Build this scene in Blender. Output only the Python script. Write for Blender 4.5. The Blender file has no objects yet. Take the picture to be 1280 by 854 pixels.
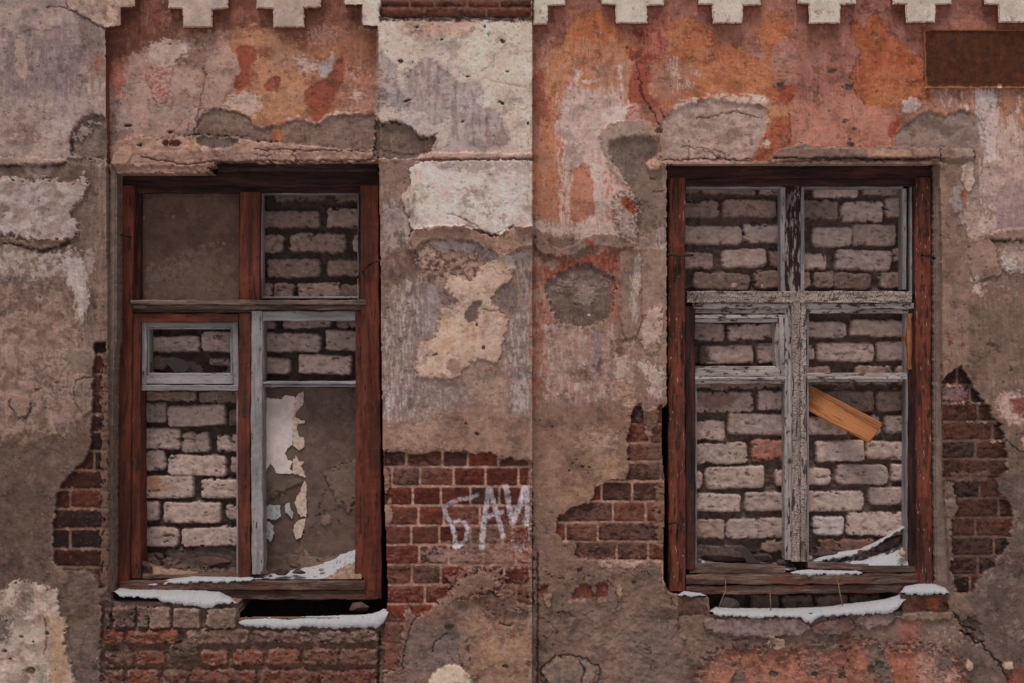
import bpy, bmesh, math, random
import numpy as np
from mathutils import Vector

# ------------------------------------------------------------------ frame of reference
S, D, Z0 = 0.0032, 5.7, 1.8          # metres per pixel on the wall plane, camera distance, camera height
GAIN = np.array([0.62, 0.62, 0.62])
def un(px, py, d=0.0):
    f = (D + d) / D
    return Vector(((px - 640) * S * f, d, Z0 + (427 - py) * S * f))

scene = bpy.context.scene
COLL = scene.collection
rnd = random.Random(7)

def srgb2lin(c):
    c = np.asarray(c, float) / 255.0
    return np.where(c <= 0.04045, c / 12.92, ((c + 0.055) / 1.055) ** 2.4)
def albedo(c):
    return np.clip(srgb2lin(c) / GAIN, 0.012, 0.88)

# ------------------------------------------------------------------ noise
_r = np.random.RandomState(11)
_a = _r.rand(256, 256) * 2 * np.pi
GX, GY = np.cos(_a).astype(np.float32), np.sin(_a).astype(np.float32)
def perlin(x, y, seed=0):
    x = x + seed * 17.31; y = y + seed * 9.77
    xi = np.floor(x).astype(np.int32); yi = np.floor(y).astype(np.int32)
    xf = (x - xi).astype(np.float32); yf = (y - yi).astype(np.float32)
    u = xf * xf * xf * (xf * (xf * 6 - 15) + 10); v = yf * yf * yf * (yf * (yf * 6 - 15) + 10)
    x0 = (xi + seed * 31) & 255; x1 = (x0 + 1) & 255; y0 = (yi + seed * 53) & 255; y1 = (y0 + 1) & 255
    def g(a, b, dx, dy): return GX[a, b] * dx + GY[a, b] * dy
    n00 = g(x0, y0, xf, yf); n10 = g(x1, y0, xf - 1, yf); n01 = g(x0, y1, xf, yf - 1); n11 = g(x1, y1, xf - 1, yf - 1)
    a = n00 + u * (n10 - n00); b = n01 + u * (n11 - n01)
    return (a + v * (b - a)) * 1.5
def fbm(x, y, octv=4, seed=0, gain=0.55):
    t = 0; a = 1; tot = 0
    for o in range(octv):
        t = t + a * perlin(x * 2 ** o, y * 2 ** o, seed + o * 3); tot += a * a; a *= gain
    return t / math.sqrt(tot)
def sstep(a, b, x):
    t = np.clip((x - a) / (b - a), 0, 1); return t * t * (3 - 2 * t)
def box1(a, r, ax):
    if r < 1: return a
    p = [(0, 0), (0, 0)]; p[ax] = (r + 1, r)
    c = np.cumsum(np.pad(a, p, mode='edge'), axis=ax)
    n = 2 * r + 1
    return (c[n:] - c[:-n]) / n if ax == 0 else (c[:, n:] - c[:, :-n]) / n
def blur(a, r):
    r = max(1, int(round(r)))
    for _ in range(2): a = box1(box1(a, r, 0), r, 1)
    return a

# ------------------------------------------------------------------ the relief sheet: colour of the paint and height of the plaster, traced in wall pixels
class Sheet:
    def __init__(s, xs, ys, base, h0):
        s.xs, s.ys = xs, ys
        s.X, s.Y = np.meshgrid(xs, ys)
        s.X = s.X.astype(np.float32); s.Y = s.Y.astype(np.float32)
        s.C = np.empty(s.X.shape + (3,), np.float32); s.C[:] = base
        s.H = np.full(s.X.shape, h0, np.float32)
        s.LAB = np.zeros(s.X.shape, np.int16)
        s.R = np.zeros(s.X.shape, np.float32)      # extra roughness of the relief
        s.k = 0
    def sl(s, x0, y0, x1, y1):
        i0, i1 = np.searchsorted(s.ys, [y0, y1]); j0, j1 = np.searchsorted(s.xs, [x0, x1])
        return slice(max(i0 - 1, 0), i1 + 1), slice(max(j0 - 1, 0), j1 + 1)
    def pip(s, pts, pad=12, warp=1.5, ws=14):
        p = np.array(pts, float); s.k += 1
        sl = s.sl(p[:, 0].min() - pad, p[:, 1].min() - pad, p[:, 0].max() + pad, p[:, 1].max() + pad)
        X, Y = s.X[sl], s.Y[sl]
        if X.size == 0: return sl, None
        if warp:
            X = X + warp * fbm(X / ws, Y / ws, 3, s.k % 40 + 3); Y = Y + warp * fbm(Y / ws + 50, X / ws, 3, s.k % 40 + 7)
        m = np.zeros(X.shape, bool); n = len(p)
        for i in range(n):
            x0, y0 = p[i]; x1, y1 = p[(i + 1) % n]
            if y0 == y1: continue
            c = ((y0 > Y) != (y1 > Y)) & (X < (x1 - x0) * (Y - y0) / (y1 - y0) + x0)
            m ^= c
        return sl, m.astype(np.float32)
    def mask(s, pts, r=2, amp=.45, ns=(7, 7), thr=.5, warp=1.5, e=.2, octv=4, fine=1.):
        sl, m = s.pip(pts, pad=8 + 4 * r, warp=warp)
        if m is None: return sl, None
        X, Y = s.X[sl], s.Y[sl]
        b = blur(m, r * 1.35 + .4); ring = 1 - np.abs(2 * b - 1)
        n = .8 * fbm(X / ns[0], Y / ns[1], octv + 1, s.k % 50) + fine * (.4 + .25 * ring) * fbm(X / ns[0] * 2.9, Y / ns[1] * 2.9, 3, s.k % 47 + 2)
        return sl, sstep(thr - e, thr + e, b + amp * n * sstep(0.0, 0.25, b))
    def L(s, pts, col, dh=0., a=1., r=2, amp=.45, ns=(7, 7), thr=.5, mott=.07, ms=12, col2=None, c2s=(18, 18), c2t=0.15, lab=None, warp=1.5, e=None, rough=None):
        if e is None: e = .10 if abs(dh) >= .004 else .22
        sl, m = s.mask(pts, r, amp, ns, thr, warp, e, 4, .4 if abs(dh) >= .004 else .8)
        if m is None: return
        X, Y = s.X[sl], s.Y[sl]
        c = np.empty(X.shape + (3,), np.float32); c[:] = col
        if col2 is not None:
            t = sstep(c2t - .22, c2t + .22, fbm(X / c2s[0], Y / c2s[1], 5, s.k % 45 + 5))[..., None]
            c = c + (np.array(col2, np.float32) - c) * t
        c *= (1 + mott * fbm(X / ms, Y / ms, 4, s.k % 45 + 9))[..., None]
        s.C[sl] += (c - s.C[sl]) * (m * a)[..., None]
        if dh: s.H[sl] += dh * m * (1.6 if abs(dh) >= .004 else 1.)
        if rough is not None: s.R[sl] += (rough - s.R[sl]) * m
        if lab is not None: s.LAB[sl][m > .5] = lab
        return sl, m
    def line(s, pts, w=1.2, depth=.006, dark=.45, warp=2.5, col=None, a=1., gap=0, ws=9):
        p = np.array(pts, float); s.k += 1; pad = w * 4 + 8
        sl = s.sl(p[:, 0].min() - pad, p[:, 1].min() - pad, p[:, 0].max() + pad, p[:, 1].max() + pad)
        X0, Y0 = s.X[sl], s.Y[sl]
        if X0.size == 0: return
        X = X0 + warp * fbm(X0 / ws, Y0 / ws, 3, s.k % 40 + 13); Y = Y0 + warp * fbm(Y0 / ws + 9, X0 / ws, 3, s.k % 40 + 17)
        dd = np.full(X.shape, 1e9, np.float32)
        for (x0, y0), (x1, y1) in zip(p[:-1], p[1:]):
            L2 = (x1 - x0) ** 2 + (y1 - y0) ** 2 + 1e-9
            t = np.clip(((X - x0) * (x1 - x0) + (Y - y0) * (y1 - y0)) / L2, 0, 1)
            dd = np.minimum(dd, (X - x0 - t * (x1 - x0)) ** 2 + (Y - y0 - t * (y1 - y0)) ** 2)
        g = np.exp(-dd / (w * w))
        if gap: g = g * sstep(-gap, .3 - gap, fbm(X0 / 8, Y0 / 8, 3, s.k % 40))
        s.H[sl] -= depth * g
        if col is not None: s.C[sl] += (np.array(col, np.float32) - s.C[sl]) * (np.clip(g * 1.6, 0, 1) * a)[..., None]
        else: s.C[sl] *= (1 - dark * g)[..., None]
        return sl, g
    def rect_sd(s, x0, y0, x1, y1, rad, wob, ws=7, pad=10, rot=.05):
        s.k += 1
        sl = s.sl(x0 - pad, y0 - pad, x1 + pad, y1 + pad); X, Y = s.X[sl], s.Y[sl]
        if X.size == 0: return sl, None
        cx, cy, hw, hh = (x0 + x1) / 2, (y0 + y1) / 2, (x1 - x0) / 2, (y1 - y0) / 2
        th = (rnd.random() - .5) * rot
        dx, dy = X - cx, Y - cy
        dx, dy = dx + dy * th, dy - dx * th
        rad = min(rad, hw * .9, hh * .9)
        qx, qy = np.abs(dx) - hw + rad, np.abs(dy) - hh + rad
        sd = np.hypot(np.maximum(qx, 0), np.maximum(qy, 0)) + np.minimum(np.maximum(qx, qy), 0) - rad
        return sl, sd + wob * (.75 * fbm(X / (ws * 2), Y / (ws * 2), 3, s.k % 50 + 2) + .4 * fbm(X / (ws * .5), Y / (ws * .5), 3, s.k % 50 + 4))
    def courses(s, poly, rows, pal, mortar, lab=None, hb=0., r=2, amp=.4, joint=1.5, mh=-.0015, keep=1., thr=.5):
        """red brick showing where the plaster has come away"""
        sl, m = s.mask(poly, r, amp, (11, 9), thr, 2., .12, 4, .3)
        if m is None: return
        Cb, Hb = s.C.copy(), s.H.copy()
        X, Y = s.X[sl], s.Y[sl]
        mc = np.array(mortar, np.float32) * (1 + .12 * fbm(X / 5, Y / 5, 4, s.k % 40))[..., None]
        Cb[sl] = mc; Hb[sl] = hb + mh + .0015 * fbm(X / 6, Y / 4, 3, 5)
        xa, xb = np.array(poly)[:, 0].min() - 4, np.array(poly)[:, 0].max() + 4
        oC, oH = s.C, s.H
        s.C, s.H = Cb, Hb
        for (y0, y1, js) in rows:
            js = [j for j in js if xa < j < xb]
            e = [xa] + js + [xb]
            for a_, b_ in zip(e[:-1], e[1:]):
                ss, sd = s.rect_sd(a_ + joint, y0 + joint, b_ - joint, y1 - joint, 2.2, .9)
                if sd is None: continue
                mb = sstep(.7, -.7, sd)
                XX, YY = s.X[ss], s.Y[ss]
                c = np.array(rnd.choice(pal), np.float32) * (0.86 + .28 * rnd.random())
                c = c * (1 + .16 * fbm(XX / 9, YY / 6, 4, s.k % 30))[..., None]
                dk = sstep(.25, .6, fbm(XX / 14, YY / 9, 4, s.k % 33))[..., None] * .45 * rnd.random()
                c = c * (1 - dk)
                li = sstep(.3, .7, fbm(XX / 7, YY / 7, 4, s.k % 29 + 4))[..., None] * .35 * rnd.random()
                c = c + (np.array([140, 108, 94]) - c) * li * .7
                s.C[ss] += (c - s.C[ss]) * mb[..., None]
                tl = (rnd.random() - .5) * .003
                s.H[ss] += (hb + .002 + tl + .0016 * fbm(XX / 8, YY / 8, 4, s.k % 31) - .004 * sstep(-3, 1, sd) - s.H[ss]) * mb
        s.C, s.H = oC, oH
        s.C[sl] += (Cb[sl] - s.C[sl]) * (m * keep)[..., None]
        s.H[sl] += (Hb[sl] - s.H[sl]) * m
        if lab is not None: s.LAB[sl][m > .5] = lab
        return sl, m
    def block(s, x0, y0, x1, y1, col, h, rad=5, wob=2.2, prof=5, lab=None, vary=.1):
        sl, sd = s.rect_sd(x0, y0, x1, y1, rad * rnd.uniform(.7, 1.8), wob, 8, 10, .085)
        if sd is None: return
        X, Y = s.X[sl], s.Y[sl]
        chip = sstep(.25, .55, fbm(X / 9, Y / 8, 4, s.k % 37 + 6)); sd = sd + 2.8 * chip * (rnd.random() < .45) + .35 * fbm(X / 2.5, Y / 2.5, 2, s.k % 33)
        mb = sstep(.8, -.8, sd)
        c = np.array(col, np.float32) * (1 - vary + 2 * vary * rnd.random())
        c = c * (1 + .12 * fbm(X / 10, Y / 7, 5, s.k % 30))[..., None]
        pit = sstep(.62, .8, fbm(X / 4.5, Y / 4.5, 3, s.k % 30 + 11)) * (rnd.random() < .6)
        c = c * (1 - .35 * pit)[..., None]
        ch = sstep(.1, .6, fbm(X / 7, Y / 5, 5, s.k % 26 + 3)); c = c + (np.array([168, 150, 141]) - c) * (.28 * ch * rnd.random())[..., None]; dt = sstep(.2, .6, fbm(X / 11, Y / 6, 5, s.k % 24 + 8)); c = c * (1 - .28 * dt * rnd.random())[..., None]
        s.C[sl] += (c - s.C[sl]) * mb[..., None]
        tx, ty = (rnd.random() - .5) * .006, (rnd.random() - .5) * .006
        hh = h * (1 - .75 * sstep(-prof, 1.0, sd) ** 2) + tx * (X - (x0 + x1) / 2) / 30 + ty * (Y - (y0 + y1) / 2) / 12 + .003 * fbm(X / 12, Y / 9, 4, s.k % 28) - .004 * pit
        s.H[sl] += (np.maximum(hh, s.H[sl]) - s.H[sl]) * mb
        if lab is not None: s.LAB[sl][mb > .5] = lab
    def fleck(s, x, y, w, h, ang=0, col=(48, 42, 40), depth=.004, a=.9):
        s.k += 1; p = max(w, h) + 6
        sl = s.sl(x - p, y - p, x + p, y + p); X, Y = s.X[sl], s.Y[sl]
        if X.size == 0: return
        ca, sa = math.cos(ang), math.sin(ang)
        u = ((X - x) * ca + (Y - y) * sa) / w * 2; v = (-(X - x) * sa + (Y - y) * ca) / h * 2
        g = sstep(1.15, .75, np.hypot(u, v) + .35 * fbm(X / 3, Y / 3, 3, s.k % 40))
        s.C[sl] += (np.array(col, np.float32) - s.C[sl]) * (g * a)[..., None]; s.H[sl] -= depth * g
    def finish(s, mott=.07, relief=1., wall=True):
        X, Y = s.X, s.Y
        # everything crumbles a little: pull each point from a near neighbour
        amp = (.58 * (1 - .72 * np.isin(s.LAB, (10, 11, 12, 13, 20, 21)))) if wall else .12
        dx = amp * (1.6 * fbm(X / 17, Y / 17, 3, 101) + .95 * fbm(X / 6.5, Y / 6.5, 4, 103)); dy = amp * (1.6 * fbm(X / 17, Y / 17, 3, 105) + .95 * fbm(X / 6.5, Y / 6.5, 4, 107))
        ii, jj = np.indices(X.shape)
        ii = np.clip(ii + np.rint(dy).astype(int), 0, X.shape[0] - 1); jj = np.clip(jj + np.rint(dx).astype(int), 0, X.shape[1] - 1)
        s.C = s.C[ii, jj]; s.H = s.H[ii, jj]; s.LAB = s.LAB[ii, jj]; s.R = s.R[ii, jj]
        n1 = fbm(X / 70, Y / 70, 5, 41); n2 = fbm(X / 7, Y / 7, 4, 43); n3 = fbm(X / 2.4, Y / 2.4, 2, 47)
        if wall:
            t = sstep(112, 165, s.C[..., 1])[..., None]; kb = 1 - .75 * np.isin(s.LAB, (10, 11, 12, 13, 21))
            s.C *= np.array([1.0, .945, .925], np.float32) * (1 - t) + np.array([1.02, 1.01, 1.01], np.float32) * t
            # lime bloom, rain streaks and grime that break up every coat
            bl = sstep(.15, .75, fbm(X / 26, Y / 34, 6, 81, .68)); s.C += (np.array([164, 142, 132]) - s.C) * (.16 * bl * kb)[..., None]
            gr = sstep(.12, .7, fbm(X / 38, Y / 30, 6, 83, .68)); s.C *= (1 - .17 * gr)[..., None]
            st = fbm(X / 3.2, Y / 46, 4, 85) * sstep(-.3, .4, fbm(X / 60, Y / 60, 3, 87)); s.C *= (1 + .04 * st)[..., None]
            ws_ = sstep(.30, .75, fbm(X / 2.6, Y / 30, 5, 93) + .5 * fbm(X / 40, Y / 40, 3, 94)); s.C += (np.array([176, 153, 143]) - s.C) * (.20 * ws_ * kb * (Y < 520))[..., None]
            ed = s.H - blur(s.H, 3); lip = sstep(.0018, .006, ed) * sstep(-.2, .3, fbm(X / 9, Y / 9, 3, 95)); s.C += (np.array([172, 150, 138]) - s.C) * (.30 * lip * kb)[..., None]
            cz = sstep(-.1, .5, fbm(X / 32, Y / 32, 4, 96)); g1 = sstep(.50, .62, fbm(X / 5.5, Y / 4.5, 4, 97, .7)) * cz * kb; s.C += (np.array([178, 156, 145]) - s.C) * (.34 * g1)[..., None]; s.H += .0012 * g1
            g2 = sstep(.52, .64, fbm(X / 6.5, Y / 5, 4, 98, .7)) * (1 - cz) * kb; s.C *= (1 - .22 * g2)[..., None]; s.H -= .0015 * g2
            wr = sstep(.28, .42, fbm(X / 15, Y / 15, 6, 89, .75)) * sstep(0., .5, fbm(X / 90, Y / 90, 3, 90))
            s.C += (s.C * np.array([.80, .79, .79]) - s.C) * wr[..., None]; s.H -= .0008 * wr
        n4 = fbm(X / 1.3, Y / 1.3, 2, 49)
        s.C *= (1 + mott * n1 + .055 * n2 + .06 * n3 + .06 * n4)[..., None]
        if wall: s.C += (s.C.mean(-1, keepdims=True) - s.C) * .05
        s.C[..., 2] *= (1 - .03 * fbm(X / 40, Y / 40, 4, 21)); s.C[..., 0] *= (1 + .025 * fbm(X / 25, Y / 25, 4, 23))
        pz = sstep(-.1, .6, fbm(X / 45, Y / 45, 4, 53))
        pit = sstep(.55, .8, fbm(X / 3.1, Y / 3.1, 3, 51)) * pz; s.C *= (1 - .28 * pit)[..., None]; s.H -= .002 * pit * relief
        sp = sstep(.7, .85, fbm(X / 2.6, Y / 2.6, 2, 57)); s.C += (np.array([170, 148, 138]) - s.C) * (.35 * sp)[..., None]
        s.H += relief * (.0022 * fbm(X / 34, Y / 34, 4, 61) + (.0008 + .001 * s.R) * n2 + .0004 * n3 + .006 * s.R * fbm(X / 22, Y / 18, 5, 63))
        cr = fbm(X / 55, Y / 55, 4, 71); zone = sstep(.1, .4, fbm(X / 120, Y / 120, 2, 73))
        g = np.exp(-(cr / .012) ** 2) * zone * (s.H > .012)
        s.C *= (1 - .25 * g)[..., None]; s.H -= .002 * g

def seq(a, b, step, lo, hi, cstep):
    mid = np.arange(a, b + step * .5, step)
    return np.concatenate([np.arange(lo, a - cstep * .4, cstep), mid, np.arange(mid[-1] + cstep, hi, cstep)])

# ------------------------------------------------------------------ materials
def new_mat(name):
    m = bpy.data.materials.new(name); m.use_nodes = True
    nt = m.node_tree; nt.nodes.clear()
    o = nt.nodes.new('ShaderNodeOutputMaterial'); b = nt.nodes.new('ShaderNodeBsdfPrincipled')
    nt.links.new(b.outputs[0], o.inputs[0])
    b.inputs['Roughness'].default_value = .9; b.inputs['Specular IOR Level'].default_value = .2
    return m, nt, b
def nd(nt, t, **kw):
    n = nt.nodes.new(t)
    for k, v in kw.items():
        if k in n.inputs: n.inputs[k].default_value = v
        else: setattr(n, k, v)
    return n
def mixc(nt, fac, a, b, mode='MIX'):
    n = nt.nodes.new('ShaderNodeMix'); n.data_type = 'RGBA'; n.blend_type = mode
    for sock, v in ((n.inputs[0], fac), (n.inputs[6], a), (n.inputs[7], b)):
        if hasattr(v, 'is_output') or isinstance(v, bpy.types.NodeSocket): nt.links.new(v, sock)
        else: sock.default_value = v if not isinstance(v, (tuple, list, np.ndarray)) or len(v) == 4 else (*v, 1)
    return n.outputs[2]
def ramp(nt, src, a, b, v0=0., v1=1.):
    n = nt.nodes.new('ShaderNodeMapRange'); n.interpolation_type = 'SMOOTHSTEP'
    nt.links.new(src, n.inputs[0])
    for i, v in zip((1, 2, 3, 4), (a, b, v0, v1)): n.inputs[i].default_value = v
    return n.outputs[0]
def noise(nt, vec, scale, detail=5, rough=.6, off=None):
    n = nd(nt, 'ShaderNodeTexNoise', Scale=scale, Detail=detail, Roughness=rough)
    nt.links.new(vec, n.inputs['Vector']); return n.outputs['Fac']
def bump(nt, b, h, strength=.4, dist=.002):
    n = nd(nt, 'ShaderNodeBump', Strength=strength, Distance=dist)
    nt.links.new(h, n.inputs['Height']); nt.links.new(n.outputs[0], b.inputs['Normal']); return n
def lin4(c): return (*[float(v) for v in albedo(c)], 1)

def sheet_mat(name):
    m, nt, b = new_mat(name)
    at = nd(nt, 'ShaderNodeAttribute', attribute_name='Col'); tc = nd(nt, 'ShaderNodeNewGeometry')
    f = noise(nt, tc.outputs['Position'], 260, 6, .7); g = noise(nt, tc.outputs['Position'], 75, 4, .6)
    k = ramp(nt, f, .25, .75, .92, 1.07)
    c = mixc(nt, 1., at.outputs['Color'], k, 'MULTIPLY')
    k2 = ramp(nt, g, .3, .7, .96, 1.03)
    c = mixc(nt, 1., c, k2, 'MULTIPLY')
    nt.links.new(c, b.inputs['Base Color'])
    a = nd(nt, 'ShaderNodeMath', operation='ADD'); nt.links.new(f, a.inputs[0]); nt.links.new(g, a.inputs[1])
    bump(nt, b, a.outputs[0], .45, .003)
    b.inputs['Roughness'].default_value = .92
    return m
M_SHEET = sheet_mat('weathered plaster and brick')

def stone_mat(name, col, col2=None, scale=40, bstr=.5):
    m, nt, b = new_mat(name); tc = nd(nt, 'ShaderNodeNewGeometry')
    n = noise(nt, tc.outputs['Position'], scale, 6, .65); n2 = noise(nt, tc.outputs['Position'], scale * 6, 4, .6)
    c = mixc(nt, ramp(nt, n, .35, .65), lin4(col), lin4(col2 or [v * .7 for v in col]))
    c = mixc(nt, 1., c, ramp(nt, n2, .3, .7, .85, 1.12), 'MULTIPLY')
    nt.links.new(c, b.inputs['Base Color']); bump(nt, b, n2, bstr, .003)
    return m

def wood_paint(name, paint, wood, cover=.45, paint2=None, chip=(7, 55), rough=.75, dark=.5, crackle=False, fleck=None, fl=.66):
    """peeling paint on grey wood; the grain runs along the bar (attribute uvw)"""
    m, nt, b = new_mat(name)
    at = nd(nt, 'ShaderNodeAttribute', attribute_name='uvw')
    def vec(sx, sy):
        mp = nd(nt, 'ShaderNodeMapping'); mp.inputs['Scale'].default_value = (sx, sy, sy); nt.links.new(at.outputs['Vector'], mp.inputs['Vector']); return mp.outputs[0]
    ch = noise(nt, vec(*chip), 1.0, 7, .68)
    gr = noise(nt, vec(9, 240), 1.0, 5, .6)
    big = noise(nt, vec(4, 16), 1.0, 4, .6)
    fine = noise(nt, vec(130, 190), 1.0, 4, .7)
    msk = ramp(nt, ch, cover - .025, cover + .025)
    w = mixc(nt, ramp(nt, gr, .35, .68), lin4(wood), lin4([v * .62 for v in wood]))
    p = mixc(nt, ramp(nt, big, .38, .62), lin4(paint), lin4(paint2 or [v * .72 for v in paint]))
    p = mixc(nt, 1., p, ramp(nt, fine, .3, .7, .86, 1.1), 'MULTIPLY')
    p = mixc(nt, 1., p, ramp(nt, gr, .3, .75, 1.05, .88), 'MULTIPLY')
    h = msk
    if crackle:
        v = nd(nt, 'ShaderNodeTexVoronoi', feature='DISTANCE_TO_EDGE', Scale=1.0); nt.links.new(vec(150, 60), v.inputs['Vector'])
        ck = ramp(nt, v.outputs['Distance'], .02, .09)
        mm = nd(nt, 'ShaderNodeMath', operation='MULTIPLY'); nt.links.new(msk, mm.inputs[0]); nt.links.new(ck, mm.inputs[1]); h = mm.outputs[0]
    c = mixc(nt, h, w, p)
    if fleck:
        fk = noise(nt, vec(24, 120), 1.0, 5, .65); c = mixc(nt, ramp(nt, fk, fl, fl + .03), c, lin4(fleck))
        ck = noise(nt, vec(16, 90), 1.0, 6, .7); c = mixc(nt, ramp(nt, ck, .36, .33), c, lin4((34, 25, 23)))
    dirt = noise(nt, vec(3, 30), 1.0, 5, .7)
    c = mixc(nt, 1., c, ramp(nt, dirt, .35, .6, dark, 1.06), 'MULTIPLY')
    nt.links.new(c, b.inputs['Base Color'])
    a = nd(nt, 'ShaderNodeMath', operation='MULTIPLY_ADD'); nt.links.new(gr, a.inputs[0]); a.inputs[1].default_value = .8; nt.links.new(h, a.inputs[2])
    bump(nt, b, a.outputs[0], .6, .0025); b.inputs['Roughness'].default_value = rough
    return m

PALE = (138, 112, 98)
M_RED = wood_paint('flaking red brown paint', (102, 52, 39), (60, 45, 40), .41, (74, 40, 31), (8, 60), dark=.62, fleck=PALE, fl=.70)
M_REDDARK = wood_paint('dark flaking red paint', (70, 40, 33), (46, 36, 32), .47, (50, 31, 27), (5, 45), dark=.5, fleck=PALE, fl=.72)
M_REDWORN = wood_paint('scoured red paint with pale chips', (110, 57, 43), (62, 46, 41), .43, (78, 44, 35), (9, 60), dark=.45, fleck=(160, 134, 120), fl=.63)
M_TRANS = wood_paint('bare dusty wood', (118, 98, 88), (96, 72, 62), .46, (94, 76, 68), (5, 60))
M_GREY = wood_paint('dull grey white paint', (140, 132, 132), (90, 76, 70), .37, (118, 110, 110), (14, 60), dark=.7, fleck=(70, 56, 50), fl=.68)
M_WHITE = wood_paint('peeling white paint', (162, 151, 146), (84, 62, 54), .43, (138, 126, 121), (24, 60), dark=.62, fleck=(70, 52, 46), fl=.66)
M_CRACK = wood_paint('crackled white paint', (166, 150, 141), (88, 68, 60), .43, (146, 130, 121), (14, 60), dark=.62, crackle=True)
M_CORE = wood_paint('dark bare wood core', (154, 140, 132), (54, 34, 29), .535, (130, 116, 110), (14, 60))
M_SILL = wood_paint('weathered sill wood', (104, 64, 53), (112, 90, 79), .52, (80, 52, 45), (6, 50), dark=.5, fleck=(52, 38, 34), fl=.62)
M_DARKWOOD = wood_paint('dark old wood', (76, 54, 47), (56, 42, 38), .5, (56, 42, 38), (5, 50), fleck=(120, 100, 90), fl=.66)  # dark brown tone for the head board and inner linings
M_ORANGEWOOD = wood_paint('raw split wood', (160, 100, 60), (140, 84, 50), .5, (140, 86, 52), (4, 60), dark=.8)

# ------------------------------------------------------------------ objects
def tag(o, label=None, cat=None, group=None, kind=None):
    for k, v in (('label', label), ('category', cat), ('group', group), ('kind', kind)):
        if v: o[k] = v
    return o
def link(name, me, mat=None, parent=None):
    o = bpy.data.objects.new(name, me); COLL.objects.link(o)
    if mat is not None:
        for m in (mat if isinstance(mat, list) else [mat]): me.materials.append(m)
    if parent: o.parent = parent
    return o
def empty(name, loc, **kw):
    o = bpy.data.objects.new(name, None); COLL.objects.link(o); o.location = loc; o.empty_display_size = .1
    return tag(o, **kw)

building = empty('building', (0, 0, 0), label='derelict plastered brick building front with two bricked-up wooden windows', cat='building')

def mesh_arrays(name, V, F, C=None, smooth=True):
    me = bpy.data.meshes.new(name)
    V = np.ascontiguousarray(V, np.float32); F = np.ascontiguousarray(F, np.int32)
    me.vertices.add(len(V)); me.vertices.foreach_set('co', V.ravel())
    me.loops.add(F.size); me.loops.foreach_set('vertex_index', F.ravel())
    me.polygons.add(len(F)); me.polygons.foreach_set('loop_start', np.arange(len(F), dtype=np.int32) * 4)
    if C is not None:
        a = me.attributes.new('Col', 'FLOAT_COLOR', 'POINT')
        a.data.foreach_set('color', np.ascontiguousarray(np.concatenate([C, np.ones((len(C), 1))], 1), np.float32).ravel())
    me.update(calc_edges=True)
    me.polygons.foreach_set('use_smooth', np.full(len(F), smooth))
    return me

def build_sheet(sh, d, keep, parts, back, rimcol=None, sub=None):
    """keep: bool per vertex; parts: {label: (name, parent, label text)}; back: depth the cut edges run to"""
    ny, nx = sh.X.shape
    f = (D + d) / D
    P = np.stack([(sh.X - 640) * S * f, d - sh.H, Z0 + (427 - sh.Y) * S * f], -1).reshape(-1, 3)
    A = albedo(sh.C).reshape(-1, 3)
    I = np.arange(ny * nx).reshape(ny, nx)
    cell = keep[:-1, :-1] & keep[1:, :-1] & keep[:-1, 1:] & keep[1:, 1:]
    lab = sh.LAB[:-1, :-1]
    q = np.stack([I[:-1, :-1], I[1:, :-1], I[1:, 1:], I[:-1, 1:]], -1)
    cp = np.pad(cell, 1)
    edges = []
    for (dy, dx, a, b) in ((-1, 0, 3, 0), (1, 0, 1, 2), (0, -1, 0, 1), (0, 1, 2, 3)):
        nb = cp[1 + dy:ny + dy, 1 + dx:nx + dx]
        e = cell & ~nb
        edges.append(np.stack([q[e][:, a], q[e][:, b], lab[e]], -1))
    edges = np.concatenate(edges)
    n0 = len(P)
    out = []
    for l, (nm, par, txt) in parts.items():
        F = q[cell & (lab == l)]
        ed = edges[edges[:, 2] == l]
        Vall, Call = P, A
        F2 = np.zeros((0, 4), int)
        if len(ed):
            a, b = ed[:, 0], ed[:, 1]
            u, inv = np.unique(np.concatenate([a, b]), return_inverse=True)
            inv = inv.reshape(-1)
            NB = 4
            rc = A[u].copy()
            if rimcol is not None:
                uy = sh.Y.ravel()[u]; ux = sh.X.ravel()[u]
                rc = rimcol(ux, uy, rc)
            rings = [(P[u], rc)]
            bk = back(sh.X.ravel()[u], sh.Y.ravel()[u]) if callable(back) else back
            for t in (0.12, .45, 1.):
                pb = P[u].copy(); pb[:, 1] = P[u][:, 1] * (1 - t) + bk * t
                rings.append((pb, rc))
            Vall = np.concatenate([P] + [r_[0] for r_ in rings]); Call = np.concatenate([A] + [r_[1] for r_ in rings])
            ia, ib = inv[:len(a)], inv[len(a):]; nu = len(u)
            for k in range(3):
                o0, o1 = n0 + k * nu, n0 + (k + 1) * nu
                F2 = np.concatenate([F2, np.stack([ib + o0, ia + o0, ia + o1, ib + o1], -1)])
        FF = np.concatenate([F, F2])
        if not len(FF): continue
        u, inv = np.unique(FF, return_inverse=True)
        me = mesh_arrays(nm, Vall[u], inv.reshape(-1, 4), Call[u])
        o = link(nm, me, M_SHEET, par)
        if txt: o['label'] = txt
        out.append(o)
    return out

# ------------------------------------------------------------------ the outer wall
W = Sheet(seq(-4, 1284, 1.0, -200, 1480, 5), seq(-4, 858, 1.0, -130, 985, 5), (128, 106, 94), .022)
X, Y = W.X, W.Y
L = W.L; line = W.line; fleck = W.fleck
BIG = 400
BRK = [(94, 46, 35), (84, 41, 32), (100, 50, 37), (66, 42, 36), (72, 48, 42), (88, 52, 42)]
BRKD = [(54, 30, 24), (38, 25, 22), (62, 33, 26), (42, 28, 25), (70, 38, 30)]
BRKO = [(122, 66, 50), (112, 62, 48), (102, 66, 54), (128, 72, 54), (98, 70, 60)]
BRKG = [(118, 100, 90), (108, 92, 82), (124, 106, 94)]
MORT = (160, 128, 112)
MORTD = (108, 86, 75)
STREAK = (3.2, 26)

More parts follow.
